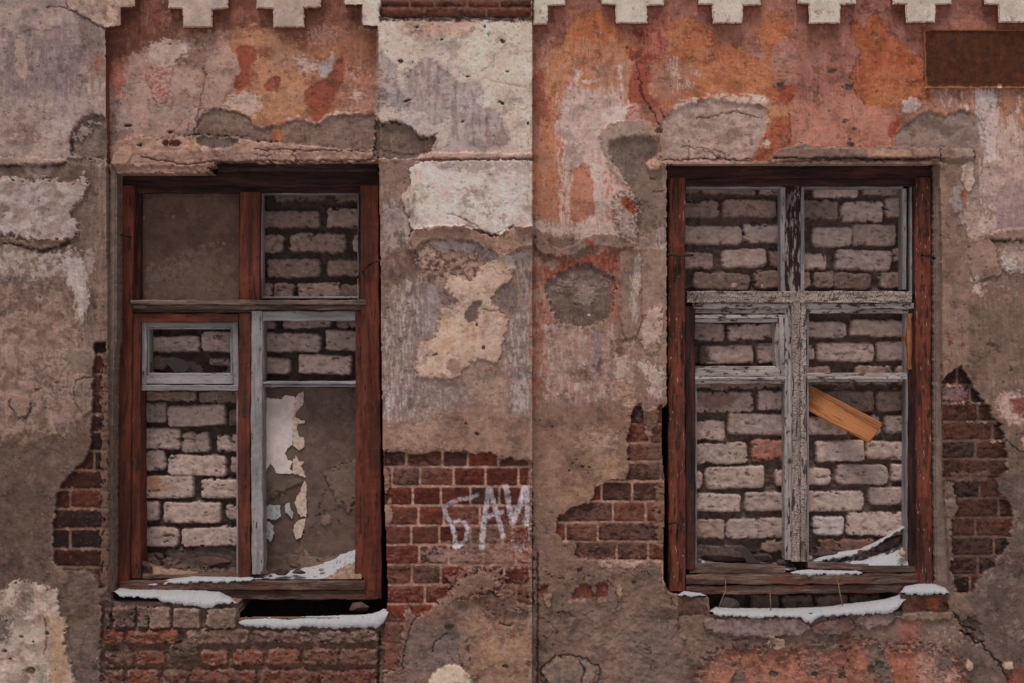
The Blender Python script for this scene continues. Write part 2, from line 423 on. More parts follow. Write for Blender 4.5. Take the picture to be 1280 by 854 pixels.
# ---- left bay above the window
BAY = [(120, -BIG), (480, -BIG), (480, 215), (120, 215)]
L(BAY, (162, 133, 121), r=1, amp=.1, col2=(152, 122, 110), c2s=(40, 40), mott=.05)
L([(130, -BIG), (480, -BIG), (480, 45), (455, 36), (440, 40), (420, 52), (400, 45), (360, 40), (310, 44), (292, 40), (262, 40), (250, 50), (232, 50), (222, 58), (190, 58), (185, 68), (172, 66), (160, 76), (150, 90), (130, 105)], (110, 70, 57), r=4, amp=.6, ns=(6, 9), col2=(126, 84, 68), c2s=(16, 16), mott=.1)
L([(205, 20), (225, 16), (250, 40), (270, 45), (300, 38), (306, 50), (270, 55), (220, 52)], (140, 106, 92), r=6, amp=1.1, ns=(5, 5), a=.7)
L([(140, 80), (150, 74), (160, 72), (158, 110), (152, 130), (140, 128)], (150, 92, 80), r=4, amp=.9, ns=(4, 12), a=.8)
L([(138, 128), (160, 120), (168, 140), (166, 170), (140, 178)], (138, 120, 116), r=5, amp=.7, a=.8)
L([(138, 135), (150, 132), (150, 180), (138, 185)], (112, 92, 82), r=4, a=.8)
L([(188, 55), (206, 52), (225, 54), (246, 60), (240, 68), (225, 76), (215, 90), (200, 86), (187, 80)], (180, 153, 141), dh=.001, r=3, amp=.9, ns=(12, 4))
L([(184, 82), (218, 84), (216, 105), (212, 130), (196, 131), (192, 115), (182, 98)], (172, 136, 125), dh=.001, r=3, amp=.8, ns=(4, 4), col2=(150, 100, 88), c2s=(5, 4), c2t=.1)
line([(183, 96), (190, 110), (194, 128), (210, 131), (214, 112), (218, 90), (222, 76), (240, 64)], .6, .002, .25)
L([(186, 138), (246, 136), (248, 144), (190, 145)], (158, 138, 134), r=3, amp=1.1, ns=(9, 3), a=.7)
L([(284, 46), (300, 38), (330, 36), (360, 44), (390, 46), (420, 52), (445, 40), (472, 44), (472, 146), (440, 147), (420, 142), (395, 147), (370, 152), (350, 156), (322, 158), (312, 150), (290, 140), (278, 130), (284, 118), (300, 110), (305, 100), (302, 90), (298, 72), (288, 60)], (156, 110, 83), dh=-.0015, r=2, amp=.5, col2=(136, 92, 72), c2s=(16, 16), c2t=.05, mott=.1)
L([(300, 40), (330, 36), (352, 44), (380, 62), (372, 84), (340, 96), (310, 70)], (170, 126, 96), r=8, amp=1., ns=(16, 5), a=.8)
L([(330, 90), (380, 88), (390, 120), (370, 148), (330, 150), (318, 120)], (172, 128, 97), r=6, amp=1., ns=(6, 6), a=.8)
L([(380, 30), (472, 38), (472, 90), (440, 96), (424, 66), (390, 60)], (142, 96, 72), r=8, amp=.9, ns=(4, 16), a=.85)
L([(340, 20), (420, 22), (425, 50), (390, 54), (350, 48)], (122, 80, 63), r=7, amp=.8, a=.85)
L([(390, 36), (424, 34), (420, 52), (388, 56)], (158, 128, 118), r=5, amp=1.2, ns=(4, 4), a=.7)
L([(430, 78), (470, 96), (470, 146), (440, 146), (425, 118)], (164, 116, 98), r=6, amp=1., ns=(5, 5), a=.8, col2=(178, 146, 134), c2s=(5, 4), c2t=.25)
for p in ([(278, 128), (300, 116), (318, 118), (328, 130), (322, 145), (312, 148), (298, 139), (285, 138)], [(358, 150), (372, 148), (388, 155), (372, 162), (356, 160)], [(410, 140), (440, 142), (462, 144), (450, 149), (412, 147)], [(366, 72), (396, 74), (396, 92), (380, 92)], [(440, 116), (456, 118), (450, 126), (438, 124)]):
    L(p, (184, 154, 140), dh=.001, r=2.5, amp=.9, ns=(10, 3))
T = (134, 74, 56)
L([(296, 62), (308, 58), (320, 62), (322, 75), (313, 90), (313, 105), (303, 115), (293, 112), (295, 100), (303, 92), (298, 78)], T, dh=-.003, r=1.2, amp=.35, mott=.05)
L([(320, 60), (340, 66), (336, 78), (322, 76)], (146, 86, 58), r=4, amp=.8, a=.8)
L([(332, 104), (340, 98), (352, 97), (350, 116), (338, 116), (331, 110)], T, dh=-.003, r=1.2, amp=.35, mott=.05)
L([(424, 72), (431, 80), (430, 106), (422, 118), (415, 135), (405, 148), (398, 155), (387, 148), (390, 138), (381, 130), (382, 116), (395, 105), (410, 100), (418, 86)], (136, 76, 58), dh=-.003, r=1.2, amp=.35, mott=.05)
L([(398, 80), (412, 76), (416, 60), (418, 70), (421, 76), (416, 82), (416, 92), (408, 96), (400, 100)], (162, 142, 139), dh=.001, r=1.2, amp=.3)
CEM = (126, 105, 95)
L([(250, 148), (265, 138), (285, 138), (300, 142), (312, 148), (316, 158), (330, 161), (350, 158), (368, 150), (386, 152), (396, 158), (408, 150), (418, 145), (470, 144), (470, 192), (440, 190), (415, 186), (370, 182), (330, 180), (300, 172), (262, 171), (247, 170), (248, 160)], CEM, dh=-.005, r=1.5, amp=.4, col2=(108, 92, 84), c2s=(20, 8), rough=.1)
L([(338, 164), (345, 162), (356, 164), (355, 175), (340, 176)], (166, 102, 64), dh=.002, r=1.2)
line([(398, 155), (396, 165)], .7, .003, .4)
line([(256, 84), (258, 100), (252, 125), (247, 150), (245, 172)], .8, .004, .45, 3)
line([(250, 150), (256, 140), (268, 138), (284, 139), (300, 143), (313, 150)], .7, .002, .3)
# broken plaster strip over the left window
L([(146, 196), (156, 176), (175, 172), (200, 175), (245, 170), (300, 171), (320, 178), (360, 180), (420, 187), (472, 190), (472, 204), (420, 204), (350, 205), (280, 205), (268, 218), (140, 219), (140, 205)], (166, 134, 117), dh=.014, r=1.5, amp=.5, col2=(146, 114, 99), c2s=(22, 6), mott=.11, rough=.35, lab=22)
L([(250, 173), (280, 172), (300, 176), (298, 184), (270, 187), (248, 184)], (108, 92, 84), dh=-.005, r=2)
L([(170, 195), (240, 193), (360, 191), (470, 191), (470, 197), (300, 199), (170, 201)], (134, 110, 100), r=2, amp=1., ns=(18, 3), a=.8)
L([(145, 190), (162, 188), (168, 198), (160, 208), (144, 210)], (162, 130, 113), dh=.006, r=1.5, amp=.5)
for q in [(210, 181, 8, 9), (222, 181, 14, 9, -.1), (178, 183, 8, 4), (214, 165, 7, 4), (162, 158, 10, 4)]: fleck(*q, col=(78, 50, 42), depth=.012)
line([(200, 176), (225, 172), (245, 170), (268, 171), (300, 172), (318, 177), (350, 178)], 1., .005, .4)
line([(180, 198), (215, 204), (230, 207), (268, 204), (320, 203), (380, 203), (440, 202), (470, 202)], 1., .008, .45, 1.5)
line([(320, 189), (400, 190), (470, 191)], .9, .005, .5)
line([(370, 190), (368, 196), (374, 201)], .8, .004, .5); line([(320, 195), (335, 197), (345, 194)], .8, .004, .5)
L([(140, 207), (172, 209), (205, 209), (240, 210), (270, 207), (272, 219), (140, 219)], (140, 112, 98), dh=-.004, r=1, lab=22)
W.LAB[(W.LAB == 22) & ((X < 142) | (X > 474))] = 0

# ---- left pilaster, upper block
L([(431, -BIG), (476, -BIG), (476, 34), (453, 33.5), (453, 8), (431, 8)], (196, 172, 158), r=1, amp=.1, mott=.08)
L([(120, -BIG), (172, -BIG), (172, 11), (154, 12), (154, 35), (135.5, 38), (135.5, 205), (120, 205)], (150, 126, 116), r=1, amp=.1)
L([(-BIG, -BIG), (136, -BIG), (138, 205), (-BIG, 205)], (130, 114, 111), r=1, amp=.1, col2=(152, 132, 125), c2s=(5, 42), c2t=.1, mott=.06, ms=20)
L([(-BIG, 92), (30, 100), (60, 104), (90, 112), (120, 96), (137, 92), (137, 205), (-BIG, 205)], (158, 139, 132), a=.75, r=9, amp=.8, ns=(5, 26), col2=(140, 120, 112), c2s=(14, 10))
L([(-BIG, 60), (120, 55), (120, 110), (60, 120), (-BIG, 118)], (124, 109, 108), a=.8, r=9, amp=1., ns=(4, 30), col2=(136, 120, 120), c2s=(4, 30))
L([(-BIG, -BIG), (88, -BIG), (88, 10), (96, 18), (97, 22), (104, 48), (106, 62), (100, 64), (92, 56), (85, 48), (83, 36), (72, 35), (58, 40), (40, 38), (22, 46), (14, 42), (8, 36), (-BIG, 38)], (156, 137, 130), dh=.003, r=2, col2=(144, 125, 122), c2s=(30, 30))
L([(-BIG, -BIG), (88, -BIG), (88, 10), (60, 12), (-BIG, 10)], (146, 127, 125), r=3, a=.8)
L([(88, -BIG), (172, -BIG), (172, 11), (154, 12), (154, 34), (135, 37), (122, 31), (108, 22), (95, 16), (87, 10)], (168, 143, 128), dh=.004, r=1, amp=.3, col2=(150, 124, 108), c2s=(9, 9), mott=.1)
for p in ([(20, 46), (36, 45), (34, 70), (38, 100), (26, 98), (20, 80)], [(65, 70), (75, 62), (74, 80), (68, 78)], [(100, 80), (112, 84), (118, 98), (100, 96)], [(45, 62), (53, 64), (52, 80), (46, 84)], [(0, 50), (10, 46), (8, 90), (2, 95)]):
    L(p, (158, 138, 130), dh=.001, r=2, amp=.7, ns=(5, 14))
L([(97, 22), (110, 24), (128, 36), (132, 60), (118, 66), (106, 62), (103, 46)], (120, 106, 100), r=2)
L([(28, 12), (50, 11), (48, 22), (27, 22)], (128, 114, 110), r=2)
L([(118, 70), (132, 62), (133, 100), (118, 98)], (142, 92, 80), r=4, amp=.8, a=.8, ns=(4, 14))
L([(8, 158), (52, 158), (50, 176), (10, 178)], (126, 102, 88), r=6, amp=.9, a=.7)
L([(50, 150), (95, 148), (92, 172), (60, 178), (52, 165)], (162, 144, 138), r=5, amp=.9, ns=(6, 6), a=.8)
L([(-BIG, 183), (60, 186), (90, 190), (90, 198), (-BIG, 198)], (156, 136, 128), r=3, amp=.8, a=.8)
L([(90, 172), (95, 158), (105, 148), (120, 142), (133, 147), (137, 148), (138, 198), (100, 198), (92, 192), (88, 180)], (104, 90, 82), dh=-.010, r=2, amp=.5, col2=(118, 102, 92), c2s=(14, 8), rough=.4)
L([(90, 170), (100, 160), (118, 152), (130, 156), (112, 164), (114, 172), (104, 176), (96, 176)], (146, 130, 124), dh=.005, r=3, amp=1.)
line([(60, 10), (85, 12), (96, 16), (108, 23), (124, 33), (134, 37)], .8, .004, .5)
line([(86, 6), (86, 14)], 1, .004, .5)
line([(90, 176), (92, 195)], 1, .006, .5)
# ---- left pilaster, middle block
L([(-BIG, 203), (138, 203), (137, 760), (-BIG, 760)], (108, 90, 81), r=1, amp=.1, col2=(94, 78, 70), c2s=(40, 40), mott=.09)
L([(-BIG, 198), (40, 198), (84, 200), (84, 205), (60, 207), (-BIG, 207)], (158, 134, 122), dh=.009, r=1, amp=.4)
line([(-BIG, 208), (60, 208), (84, 206)], 1.4, .006, .35)
L([(84, 199), (138, 197), (138, 206), (90, 207)], (112, 94, 84), dh=-.004, r=1)
L([(-BIG, 226), (20, 222), (40, 226), (60, 224), (95, 230), (108, 215), (112, 226), (108, 250), (92, 258), (90, 272), (102, 280), (98, 296), (80, 303), (40, 300), (20, 294), (-BIG, 285)], (164, 147, 141), dh=.007, r=2.5, amp=.7, col2=(146, 128, 121), c2s=(22, 14), c2t=.05, mott=.1)
L([(30, 205), (70, 205), (66, 222), (34, 224)], (136, 120, 112), r=4, amp=1.)
L([(110, 205), (118, 203), (120, 225), (112, 224)], (92, 78, 72), r=2, a=.7)
L([(122, 200), (135, 198), (136, 214), (128, 218)], (148, 130, 122), r=2, amp=.8)
line([(-20, 301), (12, 304), (30, 307), (42, 311), (55, 315), (66, 310), (78, 307), (88, 303)], 2.2, .012, .45, 2)
L([(-BIG, 288), (60, 300), (90, 300), (80, 306), (55, 312), (30, 305), (-BIG, 301)], (122, 102, 90), dh=.005, r=2, amp=.4)
L([(-BIG, 308), (20, 308), (60, 318), (95, 310), (108, 322), (98, 345), (60, 350), (-BIG, 350)], (158, 141, 134), r=4, amp=.9, ns=(7, 9), col2=(120, 103, 95), c2s=(10, 10))
L([(-BIG, 350), (12, 345), (40, 352), (50, 362), (25, 398), (-BIG, 402)], (96, 80, 75), r=6, amp=.9, ns=(5, 14), col2=(120, 104, 98), c2s=(6, 14))
L([(85, 318), (105, 325), (112, 345), (114, 375), (108, 402), (97, 407), (95, 370), (84, 345)], (162, 147, 141), r=3, amp=.8, ns=(4, 14))
L([(108, 312), (122, 316), (120, 340), (110, 345)], (138, 122, 114), r=2, amp=.7)
L([(120, 205), (137, 205), (137, 430), (118, 430), (120, 330), (126, 260)], (116, 96, 86), a=.7, r=4, amp=.6, ns=(5, 30), col2=(132, 112, 102), c2s=(4, 30))
L([(-BIG, 360), (60, 356), (92, 365), (95, 400), (116, 430), (116, 520), (60, 560), (-BIG, 560)], (142, 120, 109), r=8, amp=.8, ns=(10, 10), col2=(116, 96, 86), c2s=(14, 14), c2t=.08, mott=.1)
L([(50, 440), (90, 430), (116, 440), (116, 470), (95, 476), (88, 500), (60, 505), (45, 490)], (146, 124, 112), r=4, amp=.9, col2=(114, 96, 88), c2s=(5, 5))
L([(95, 470), (118, 468), (118, 512), (108, 520), (95, 500)], (126, 109, 99), dh=.004, r=1.5, amp=.4)
line([(94, 500), (96, 478), (104, 472), (117, 472)], .9, .005, .4)
L([(82, 440), (116, 436), (116, 468), (95, 468)], (124, 107, 98), dh=.002, r=2)
L([(16, 492), (36, 496), (42, 506), (34, 524), (26, 522), (14, 506)], (136, 114, 102), dh=.004, r=1.5)
line([(16, 495), (14, 506), (26, 523), (36, 520), (42, 506)], .9, .004, .45)
L([(-BIG, 560), (60, 545), (118, 520), (118, 560), (96, 590), (70, 620), (68, 720), (-BIG, 740)], (104, 86, 77), r=9, amp=.6, ns=(14, 14), col2=(92, 75, 66), c2s=(30, 30), c2t=0, rough=.15)  # vignette darkening is put into the lower left plaster colour
L([(-BIG, 590), (72, 610), (68, 735), (-BIG, 745)], (90, 74, 66), r=9, amp=.6, col2=(80, 65, 58), c2s=(16, 16), rough=.2, a=.8)  # second coat deepens the same painted vignette
for q in [(48, 487, 7, 4), (72, 478, 4, 3), (52, 372, 3, 2)]: fleck(*q, col=(72, 58, 52))
# ---- left pilaster, foot
L([(-BIG, 735), (140, 725), (140, BIG * 3), (-BIG, BIG * 3)], (104, 88, 79), r=4, rough=.5, col2=(90, 76, 68), c2s=(20, 20))
L([(-BIG, 742), (5, 738), (27, 722), (38, 727), (50, 730), (64, 733), (75, 735), (77, 765), (88, 775), (82, 800), (92, 825), (100, 860), (105, 990), (-BIG, 990)], (168, 150, 137), dh=.008, r=2.5, amp=.5, col2=(142, 125, 114), c2s=(22, 18), c2t=.15, mott=.10, rough=.35)
L([(20, 738), (44, 738), (42, 760), (24, 768)], (122, 107, 99), r=4, amp=.8)
L([(58, 765), (88, 775), (84, 800), (92, 870), (60, 870), (68, 820)], (160, 128, 100), a=.7, r=5, amp=.9, ns=(4, 22))
L([(-BIG, 768), (16, 764), (18, 784), (8, 800), (-BIG, 790)], (110, 96, 89), r=4, amp=.9)
L([(88, 758), (104, 772), (118, 790), (128, 820), (128, 990), (100, 990), (98, 850), (86, 815), (90, 780)], (108, 94, 86), r=2.5, amp=.6, rough=.5, col2=(92, 80, 74), c2s=(9, 9))
for q in [(42, 836, 13, 9), (62, 790, 5, 4), (30, 794, 5, 3), (10, 812, 6, 4), (16, 822, 4, 3), (45, 800, 3, 3), (12, 775, 4, 3)]: fleck(*q, col=(84, 70, 62), depth=.006)
line([(60, 770), (62, 800), (58, 815)], .8, .004, .4)

# ---- centre pilaster, upper block
L([(472, -BIG), (667, -BIG), (667, 200), (472, 200)], (195, 174, 159), r=1, amp=.1, col2=(184, 162, 148), c2s=(50, 50), mott=.035)
L([(500, 28), (600, 28), (590, 42), (540, 48), (500, 40)], (188, 144, 122), a=.7, r=4, amp=1.1, ns=(16, 4))
GR = (164, 147, 142)
L([(472, 62), (480, 64), (486, 75), (497, 82), (499, 112), (508, 112), (507, 95), (516, 88), (522, 80), (532, 74), (545, 76), (552, 88), (566, 98), (578, 106), (584, 100), (596, 108), (604, 116), (604, 125), (596, 122), (597, 134), (610, 138), (618, 135), (625, 148), (632, 158), (637, 168), (638, 178), (628, 188), (560, 193), (472, 193)], GR, dh=-.0015, r=2, amp=.55, ns=(6, 6), col2=(146, 127, 124), c2s=(8, 40), mott=.04)
L([(586, 100), (600, 103), (606, 118), (604, 126), (598, 118), (588, 112)], GR, r=1.5, amp=.5)
for p in ([(571, 84), (580, 82), (582, 92), (574, 93)], [(612, 68), (620, 72), (618, 84), (609, 84)], [(496, 74), (504, 74), (503, 80), (497, 80)]): L(p, (164, 147, 140), r=2, amp=1., a=.7)
L([(470, 136), (482, 130), (492, 134), (498, 148), (505, 138), (520, 142), (533, 140), (536, 156), (550, 157), (562, 146), (565, 152), (560, 185), (548, 188), (548, 175), (538, 172), (530, 174), (515, 160), (500, 152), (480, 155), (470, 150)], (182, 162, 153), dh=.002, r=2, amp=.45, mott=.04)
L([(470, 80), (482, 80), (482, 135), (470, 140)], (160, 136, 128), r=3, a=.7)
L([(470, 148), (478, 156), (490, 152), (504, 155), (516, 162), (524, 172), (536, 172), (545, 170), (547, 176), (540, 186), (534, 196), (520, 199), (468, 199)], (112, 94, 84), dh=-.012, r=1.5, amp=.4, col2=(98, 82, 74), c2s=(14, 10), rough=.3)
line([(472, 146), (478, 156), (490, 152), (504, 155), (516, 162), (524, 173), (538, 172), (548, 168)], .9, .004, .5)
line([(475, 186), (495, 192), (515, 194), (530, 196)], .8, .003, .35)
L([(530, 183), (664, 185), (664, 192), (560, 195)], (184, 158, 147), r=3, amp=1., ns=(16, 3), a=.7)
L([(524, 193), (560, 192), (667, 193), (667, 199), (560, 199), (520, 201)], (178, 146, 132), dh=.005, r=1, amp=.4, ns=(14, 4))
line([(518, 202), (560, 200.5), (667, 200)], 1.1, .005, .4, 1)
for q in [(628, 53, 8, 5, .6), (585, 97, 6, 3), (634, 91, 5, 3), (510, 127, 11, 4, -.3), (552, 51, 3, 3), (627, 129, 10, 4, .4), (606, 35, 4, 3), (521, 36, 5, 3, .6), (501, 78, 8, 5), (492, 100, 3, 2), (660, 155, 3, 5), (579, 152, 4, 2, -.7), (516, 80, 2, 2), (549, 105, 2, 2), (610, 44, 4, 2)]: fleck(*q)
line([(605, 100), (640, 108), (664, 110)], .6, .002, .2, col=(176, 128, 108), a=.6)
W.C[(X > 474) & (X < 667) & (Y < 27) & (Y > -30)] *= 1
L([(474, 20), (666, 20), (666, 27), (474, 28)], (66, 52, 48), r=1, amp=.6, ns=(9, 3))
W.courses([(476, -60), (664, -60), (664, 23), (476, 23)], [(-15, -1, [495, 533, 565, 600, 640]), (-1, 9, [512, 543, 584, 624]), (9, 24, [530, 608])], [(100, 54, 42), (88, 48, 38), (80, 42, 34)], (112, 84, 74), lab=21, hb=-.014, r=1, amp=.15)
L([(476, 17), (664, 19), (664, 26), (476, 26)], (52, 42, 38), a=.8, r=2, amp=.9, ns=(8, 3))
# ---- centre pilaster, second block
L([(470, 200), (667, 200), (667, 575), (470, 575)], (128, 106, 95), r=1, amp=.1, col2=(140, 116, 103), c2s=(30, 30), mott=.08)
L([(470, 200), (520, 200), (513, 215), (505, 245), (505, 300), (470, 345)], (122, 100, 88), r=4, amp=.5, col2=(134, 112, 100), c2s=(12, 20))
L([(513, 212), (520, 207), (532, 203), (600, 202), (667, 202), (667, 285), (652, 288), (640, 284), (625, 296), (608, 290), (590, 287), (560, 287), (535, 290), (520, 290), (513, 277), (512, 250), (514, 230)], (198, 181, 171), dh=.011, r=1.5, amp=.4, col2=(186, 167, 157), c2s=(24, 20), mott=.05)
L([(540, 203), (667, 202), (667, 222), (640, 216), (600, 218), (570, 214)], (160, 140, 133), a=.8, r=4, amp=.9, ns=(8, 8))
L([(503, 246), (510, 238), (516, 232), (520, 246), (517, 262), (512, 275), (506, 262)], (172, 152, 142), dh=.012, r=1.2, amp=.4)
line([(560, 269), (575, 272), (590, 280), (605, 290)], .7, .003, .4); line([(612, 296), (626, 290), (640, 284)], .7, .003, .3)
L([(512, 300), (516, 290), (530, 286), (545, 284), (575, 284), (595, 289), (612, 297), (625, 297), (640, 285), (667, 283), (667, 306), (650, 311), (640, 317), (626, 321), (612, 313), (592, 302), (565, 299), (540, 299), (525, 304), (519, 314), (513, 318)], (146, 117, 102), dh=.016, r=1.5, amp=.25, mott=.06)
L([(513, 285), (523, 292), (521, 318), (512, 318)], (128, 104, 92), dh=-.003, r=2, a=.7)
L([(478, 258), (505, 240), (508, 300), (480, 330)], (150, 135, 133), r=6, amp=1.1, ns=(6, 18), a=.85)
L([(504, 262), (512, 275), (513, 310), (520, 318), (512, 320), (506, 300)], (156, 140, 136), dh=.006, r=1.2, amp=.5)
L([(495, 290), (505, 288), (506, 305), (497, 310)], (98, 82, 74), r=3, amp=.8, a=.8)
L([(476, 320), (500, 310), (528, 318), (530, 345), (500, 366), (476, 370)], (108, 87, 77), r=5, amp=.6, col2=(128, 105, 94), c2s=(9, 9))
L([(523, 306), (540, 301), (565, 301), (592, 304), (612, 315), (626, 323), (640, 319), (652, 314), (667, 310), (667, 330), (640, 326), (620, 326), (600, 318), (570, 313), (545, 314), (528, 322)], (160, 144, 142), r=2, amp=.6)
L([(610, 322), (640, 318), (646, 335), (630, 344), (618, 338)], (176, 158, 146), dh=.003, r=2, amp=.7)
L([(524, 308), (540, 304), (548, 330), (534, 342), (522, 330)], (168, 144, 128), dh=.005, r=2.5, amp=.8, col2=(112, 90, 80), c2s=(6, 6))
L([(530, 318), (605, 316), (606, 352), (570, 362), (530, 350)], (150, 126, 112), r=5, amp=.9, ns=(5, 5), col2=(94, 70, 64), c2s=(7, 5), c2t=.12, rough=.3)
YB = (184, 156, 137)
L([(556, 362), (562, 345), (590, 352), (600, 335), (625, 320), (634, 342), (642, 330), (640, 350), (622, 362), (612, 376), (620, 386), (633, 395), (636, 408), (630, 422), (628, 440), (618, 455), (600, 448), (585, 455), (575, 470), (556, 475), (540, 472), (522, 472), (520, 455), (524, 440), (521, 426), (532, 428), (545, 424), (548, 400), (551, 386), (566, 382)], YB, dh=.004, r=2, amp=.5, col2=(174, 142, 122), c2s=(20, 20), mott=.05)
L([(484, 375), (505, 352), (530, 345), (548, 362), (549, 385), (545, 425), (521, 426), (518, 470), (535, 476), (560, 478), (578, 488), (570, 508), (535, 530), (500, 542), (482, 520), (478, 430)], (130, 114, 108), r=5, amp=.6, ns=(5, 12), col2=(162, 145, 138), c2s=(3.5, 18), c2t=.12, mott=.1, rough=.15)
L([(484, 480), (488, 490), (488, 528), (483, 528)], (168, 156, 152), r=2, amp=.9, ns=(3, 10))
L([(535, 356), (550, 355), (552, 390), (545, 420), (538, 420), (532, 390)], (138, 126, 126), r=4, amp=.8, ns=(4, 12), a=.8)
L([(552, 364), (562, 362), (572, 376), (570, 384), (552, 386)], (116, 101, 95), dh=-.002, r=2, amp=.7)
L([(582, 392), (592, 378), (603, 374), (602, 384), (596, 388), (600, 396), (588, 404), (581, 398)], (104, 86, 82), dh=-.003, r=1.5)
L([(616, 368), (626, 358), (645, 352), (650, 395), (640, 392), (630, 388), (617, 385)], (108, 94, 90), r=2.5, amp=.5, col2=(122, 108, 104), c2s=(4, 12))
line([(598, 388), (616, 388), (632, 392)], .8, .003, .35)
L([(636, 400), (645, 392), (664, 395), (664, 528), (645, 528), (632, 470), (628, 440)], (126, 110, 104), r=4, amp=.8, ns=(4, 16), col2=(160, 144, 138), c2s=(4, 14), c2t=.15)
L([(642, 470), (656, 462), (656, 530), (644, 530)], (160, 144, 138), r=4, amp=1.2, ns=(4, 9))
L([(644, 320), (664, 326), (664, 395), (650, 392), (648, 350)], (146, 130, 124), r=3, amp=.8, ns=(3.5, 10), col2=(112, 98, 92), c2s=(4, 10))
L([(558, 450), (572, 447), (580, 462), (572, 470), (562, 464)], (136, 110, 96), r=2, a=.8)
L([(520, 474), (600, 470), (610, 490), (560, 520), (530, 515)], (128, 111, 104), r=6, amp=1., ns=(6, 8), a=.8, col2=(152, 136, 130), c2s=(5, 7))
L([(585, 460), (630, 460), (630, 500), (590, 500)], (160, 136, 118), r=6, amp=1., ns=(5, 5), a=.7)
L([(478, 530), (520, 528), (600, 505), (664, 520), (664, 575), (478, 575)], (138, 112, 97), r=8, amp=.6, ns=(12, 9), col2=(124, 99, 86), c2s=(22, 12))
L([(490, 545), (540, 505), (550, 520), (535, 560), (500, 562)], (156, 130, 116), r=6, amp=1., ns=(5, 8), a=.7)
for q in [(597, 542, 6, 5), (582, 529, 4, 3), (596, 406, 3, 5), (604, 435, 3, 6), (544, 443, 9, 3, -.3)]: fleck(*q, col=(70, 55, 48), depth=.006)

# ---- centre pilaster foot
L([(470, 560), (667, 572), (667, BIG * 3), (470, BIG * 3)], (116, 94, 83), r=3, rough=.7, col2=(102, 83, 74), c2s=(22, 22), mott=.09)
L([(575, 775), (600, 762), (664, 775), (664, 990), (600, 990), (590, 830)], (148, 118, 97), r=6, amp=.8, a=.85, col2=(128, 100, 84), c2s=(9, 9), rough=.5)
L([(540, 800), (555, 782), (585, 790), (588, 825), (570, 832), (540, 850), (535, 830)], (116, 103, 98), r=5, amp=.8, a=.85)
L([(575, 790), (584, 795), (586, 825), (598, 845), (590, 850), (574, 824)], (124, 100, 88), dh=.008, r=2)
L([(500, 800), (530, 770), (545, 790), (530, 850), (500, 870)], (112, 97, 90), r=6, amp=.7, a=.7)
L([(478, 600), (664, 600), (664, 745), (600, 745), (560, 752), (508, 790), (478, 790)], (124, 96, 84), r=4)
BK2 = [(563, 584, [508, 553, 585, 623]), (584, 608, [490, 525, 567, 607, 648]), (608, 632, [516, 551, 588, 624, 652]), (632, 657, [523, 555, 600, 640]), (657, 681, [514, 549, 588, 628]), (681, 706, [524, 561, 604, 645]), (706, 731, [515, 551, 586, 630]), (731, 755, [531, 570, 612, 645]), (755, 779, [512, 545]), (779, 805, [504]), (805, 838, [506])]
W.courses([(477, 568), (484, 564), (500, 563), (510, 565), (520, 570), (530, 568), (540, 565), (552, 562), (562, 564), (580, 562), (588, 571), (596, 566), (606, 564), (618, 566), (622, 576), (640, 573), (650, 575), (664, 573), (666, 760), (650, 752), (640, 738), (628, 730), (615, 722), (602, 712), (590, 720), (575, 728), (562, 740), (548, 752), (535, 765), (520, 768), (508, 757), (505, 775), (502, 800), (498, 835), (484, 842), (474, 836), (474, 700)],
          BK2, BRK, MORT, lab=11, hb=.002, r=2.5, amp=.5)
L([(476, 560), (483, 562), (482, 584), (490, 600), (486, 615), (478, 620)], (124, 98, 84), r=2, dh=.008)
L([(478, 640), (488, 620), (492, 645), (486, 660), (478, 655)], (132, 108, 96), r=2, dh=.006)
L([(525, 684), (560, 682), (640, 676), (664, 690), (664, 708), (600, 712), (540, 706)], (150, 122, 110), r=5, amp=1., ns=(9, 6), a=.8)
L([(560, 716), (610, 712), (640, 716), (620, 735), (600, 745), (560, 750)], (116, 90, 79), r=5, amp=.7, ns=(6, 6), dh=.008)
L([(600, 740), (664, 722), (664, 760), (610, 770)], (108, 82, 72), r=4, amp=1., a=.7, dh=.005)
L([(535, 856), (538, 846), (546, 836), (560, 829), (575, 830), (584, 838), (592, 850), (600, 990), (528, 990)], (194, 168, 147), dh=.012, r=1.2, amp=.3, mott=.04, rough=.1)
L([(600, 800), (640, 798), (664, 780), (664, 812), (640, 840), (606, 830)], (156, 126, 104), r=5, amp=.9, a=.6)
fleck(632, 832, 8, 5, col=(76, 48, 46)); fleck(662, 828, 12, 7, col=(90, 62, 58)); fleck(562, 783, 10, 9, col=(88, 72, 64), depth=.008); fleck(626, 744, 10, 5, .4, col=(140, 110, 95), depth=-.006)
L([(474, 775), (506, 770), (506, 842), (474, 842)], (104, 80, 70), r=5, amp=1.1, ns=(8, 6), a=.7, dh=.003)
for p in ([(610, 735), (622, 745), (632, 742)], [(560, 790), (545, 800), (540, 812)], [(625, 778), (632, 782), (640, 778)], [(505, 745), (520, 770), (508, 800), (503, 835)]): line(p, .9, .006, .5)
for q in ([(480, 575), (560, 572), (560, 600), (482, 612)], [(560, 640), (660, 640), (660, 700), (580, 705)], [(480, 690), (560, 700), (550, 748), (484, 752)]): L(q, (120, 92, 80), r=7, amp=1.25, ns=(10, 7), thr=.72, a=.5, dh=.002)
# long vertical joint between pilaster and bay
L([(661, 300), (666, 300), (666, 990), (661, 990)], (150, 126, 114), r=1, amp=.6, ns=(3, 14), a=.8)

